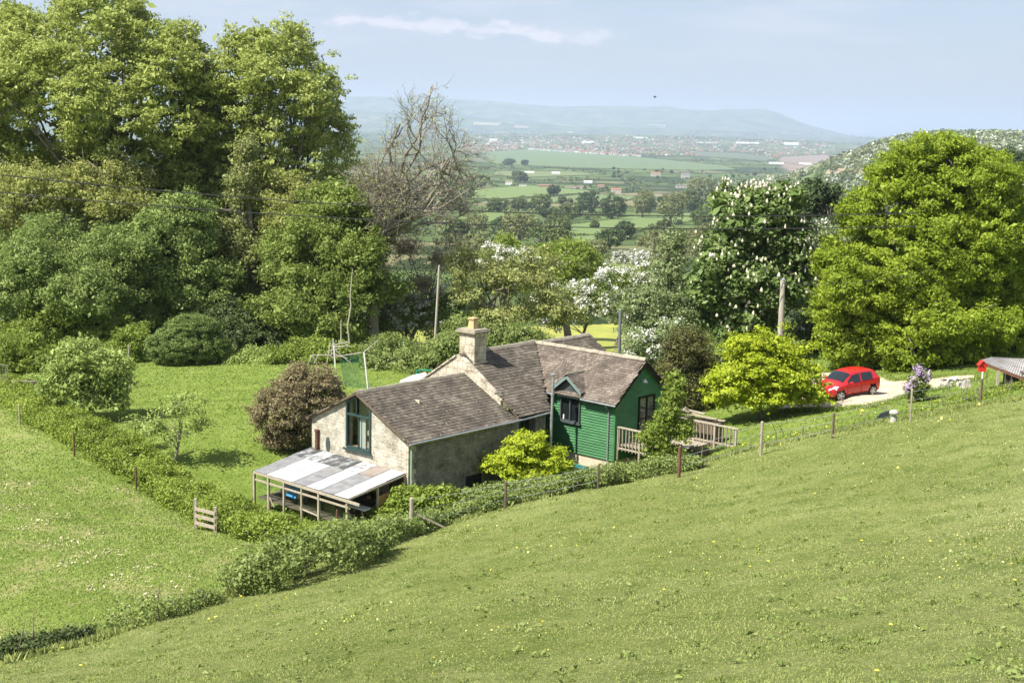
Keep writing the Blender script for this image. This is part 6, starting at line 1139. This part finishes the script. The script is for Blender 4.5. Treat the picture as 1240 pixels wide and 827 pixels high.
def blades(name, P, hgt, wid, m, loc):
    n = len(P); a = rng.uniform(0, 6.28, n); d = np.c_[np.cos(a), np.sin(a), np.zeros(n)]; b = rng.uniform(0, 6.28, n); ln = np.c_[np.cos(b), np.sin(b), np.zeros(n)] * (hgt * rng.uniform(.1, .9, n))[:, None]
    w_ = wid[:, None] * .5; h_ = (hgt * rng.uniform(.5, 1.25, n))[:, None]; base = P - UZ * .01
    V = np.stack([base - d * w_, base + d * w_, base + ln * .45 + UZ * h_ * .65 + d * w_ * .8, base + ln + UZ * h_], 1).reshape(-1, 3); return meta(np_mesh(name, V, np.arange(4 * n).reshape(n, 4), m, loc=loc), kind='stuff')
gl1 = leafmat('grass_blades', (.255, .305, .085), (.41, .46, .16), .4, .12, c3=(.56, .54, .28)); gl2 = leafmat('field_grass_blades', (.23, .30, .065), (.39, .45, .15), .4, .15, c3=(.55, .50, .28)); gl3 = leafmat('lawn_blades', (.20, .28, .05), (.33, .41, .11), .4, .2)
P, r = scatter(300000, 12.5, 75, -25, 27, lambda x, y: in_near(x, y) & ~((x < -9) & (y > edgeY(x) - .1)))
pn = np.sin(P[:, 0] * .9 + np.sin(P[:, 1] * .5) * 2) * np.sin(P[:, 1] * .6 + P[:, 0] * .3)
blades('grass', P, .022 + .0004 * r + .014 * (pn > .4), .0010 * r, gl1, (0, 35, 4))
P, r = scatter(150000, 38, 100, -25, 4, lambda x, y: (y > edgeY(x) + .2) & (x < hedge_x(y) + .1)); blades('grass', P, .05 + .0005 * r, .0013 * r, gl2, (-18, 55, -1))
P, r = scatter(150000, 56, 112, -25, 27, lambda x, y: (y > edgeY(x) + .2) & (x > hedge_x(y) + .8) & ~on_drive(x, y)); blades('lawn_grass', P, .04 + .0004 * r, .0013 * r, gl3, (0, 75, -1))
# tussocks and broad leaved weeds in the grazed slope
P, r = scatter(750, 13, 60, -24, 26, lambda x, y: in_near(x, y)); Pt = np.repeat(P, 26, 0) + rng.normal(size=(len(P) * 26, 3)) * np.array([.09, .09, 0]); rt_ = np.repeat(r, 26); blades('grass_tussocks', Pt, .045 + .0006 * rt_, .0011 * rt_, leafmat('tussock_blades', (.17, .23, .05), (.31, .36, .10), .3, .3), (0, 35, 4))
P, r = scatter(420, 13, 45, -24, 26, lambda x, y: in_near(x, y)); Pt = np.repeat(P, 9, 0) + rng.normal(size=(len(P) * 9, 3)) * np.array([.06, .06, .01]) + UZ * .04; V, Fc = leaf_quads(Pt, np.tile(UZ, (len(Pt), 1)), .09, asp=.5); meta(np_mesh('meadow_weeds', V, Fc, LF['bramble'], loc=(0, 30, 5)), kind='stuff')
# rank tufts along the field edge
n = 26000; x = rng.uniform(-14, 27, n); y = edgeY(x) + rng.normal(size=n) * .35 + .25; P = np.c_[x, y, zt(x, y)]; blades('tall_grass', P, np.full(n, .24), np.full(n, .045), gl1, (5, 60, 0))
# longer tufts breaking the edge of the gravel
D_ = np.array(DRV + DRV[:1]); u = rng.random(9000) * (len(D_) - 1); i_ = u.astype(int); q = D_[i_] * (1 - (u - i_))[:, None] + D_[i_ + 1] * (u - i_)[:, None] + rng.normal(size=(9000, 2)) * .16; blades('verge_grass', np.c_[q, zt(q[:, 0], q[:, 1]) + .04], np.full(9000, .17), np.full(9000, .05), gl3, (18, 75, 0))
# straw and dead grass in the left field
P, r = scatter(40000, 40, 90, -25, -3, lambda x, y: (y > edgeY(x) + 1) & (x < hedge_x(y) - .6)); nn = np.sin(P[:, 0] * .7 + P[:, 1] * .5) + np.sin(P[:, 0] * 1.9 - P[:, 1] * 1.1) + rng.normal(size=len(P)) * .6; P = P[nn > 1.35]; rr_ = np.hypot(P[:, 0], P[:, 1])
V, Fc = leaf_quads(P + UZ * .04, np.tile(UZ, (len(P), 1)), .10, asp=.4); meta(np_mesh('dead_grass', V, Fc, leafmat('straw', (.42, .36, .22), (.62, .55, .38), .1), loc=(-18, 55, -1)), kind='stuff')
# tiny yellow flowers, scattered in drifts
P, r = scatter(9000, 17, 74, -14, 26, lambda x, y: in_near(x, y)); nn = np.sin(P[:, 0] * .55 + P[:, 1] * .31) + np.sin(P[:, 0] * .8 - P[:, 1] * .45) + rng.normal(size=len(P)) * .9; k = (nn > 1.9) & (r > 20); P, r = P[k], r[k]
V, Fc = leaf_quads(P + UZ * (.10 + .0007 * r[:, None]), np.tile(UZ, (len(P), 1)), (.0012 * r)[:, None], asp=.8); mi = (rng.random(len(Fc)) < .5).astype(int); meta(np_mesh('meadow_flowers', V, Fc, [M['yellowf'], M['pale_yellow']], loc=(5, 40, 3), midx=mi), kind='stuff')
P, r = scatter(2600, 58, 84, 8, 24, lambda x, y: (y > edgeY(x) + .5) & (y < edgeY(x) + 6)); V, Fc = leaf_quads(P + UZ * .12, np.tile(UZ, (len(P), 1)), .10, asp=.8); k = rng.random(len(Fc)) < .35; meta(np_mesh('meadow_flowers', V, Fc[k], M['yellowf'], loc=(18, 68, 1)), kind='stuff')
# the separate dandelions one can pick out in the foreground
DL = ['in the right foreground, low down', 'near the bottom edge right of the middle', 'at the right edge of the foreground', 'above the middle of the right foreground', 'left of the worn grass patch', 'far left beside the ditch', 'second from the left beside the ditch', 'third beside the ditch, by the small bush', 'below the big bramble patch', 'right of the big bramble patch', 'in the middle of the hillside', 'just right of the middle of the hillside', 'high on the right of the hillside', 'at the bottom left']
for k, (px, py) in enumerate([(1078,766),(1061,824),(1228,711),(930,686),(804,721),(49,792),(76,790),(253,755),(262,752),(292,727),(1043,661),(864,662),(1126,662),(98,812)]):
    g = gp(px, py); r = np.linalg.norm(g - np.array([0, 0, CZ])); s_ = .022 + .0005 * r; root = empty('dandelion', g, 'yellow dandelion ' + DL[k], 'flower', 'single dandelions in the foreground'); h_ = .12 + .0007 * r
    b = MB(); b.tube([g, g + UZ * h_], [.004, .004], 4); b.build('stem', LF['hedge'], root)
    b = MB(); c = g + UZ * h_; b.tube([c, c + UZ * s_ * .25, c + UZ * s_ * .45], [s_ * .35, s_, s_ * .5], 10); b.build('flower_head', M['yellowf'], root)
print('verts', sum(len(o.data.vertices) for o in bpy.data.objects if o.type == 'MESH'), 'objects', len(bpy.data.objects))
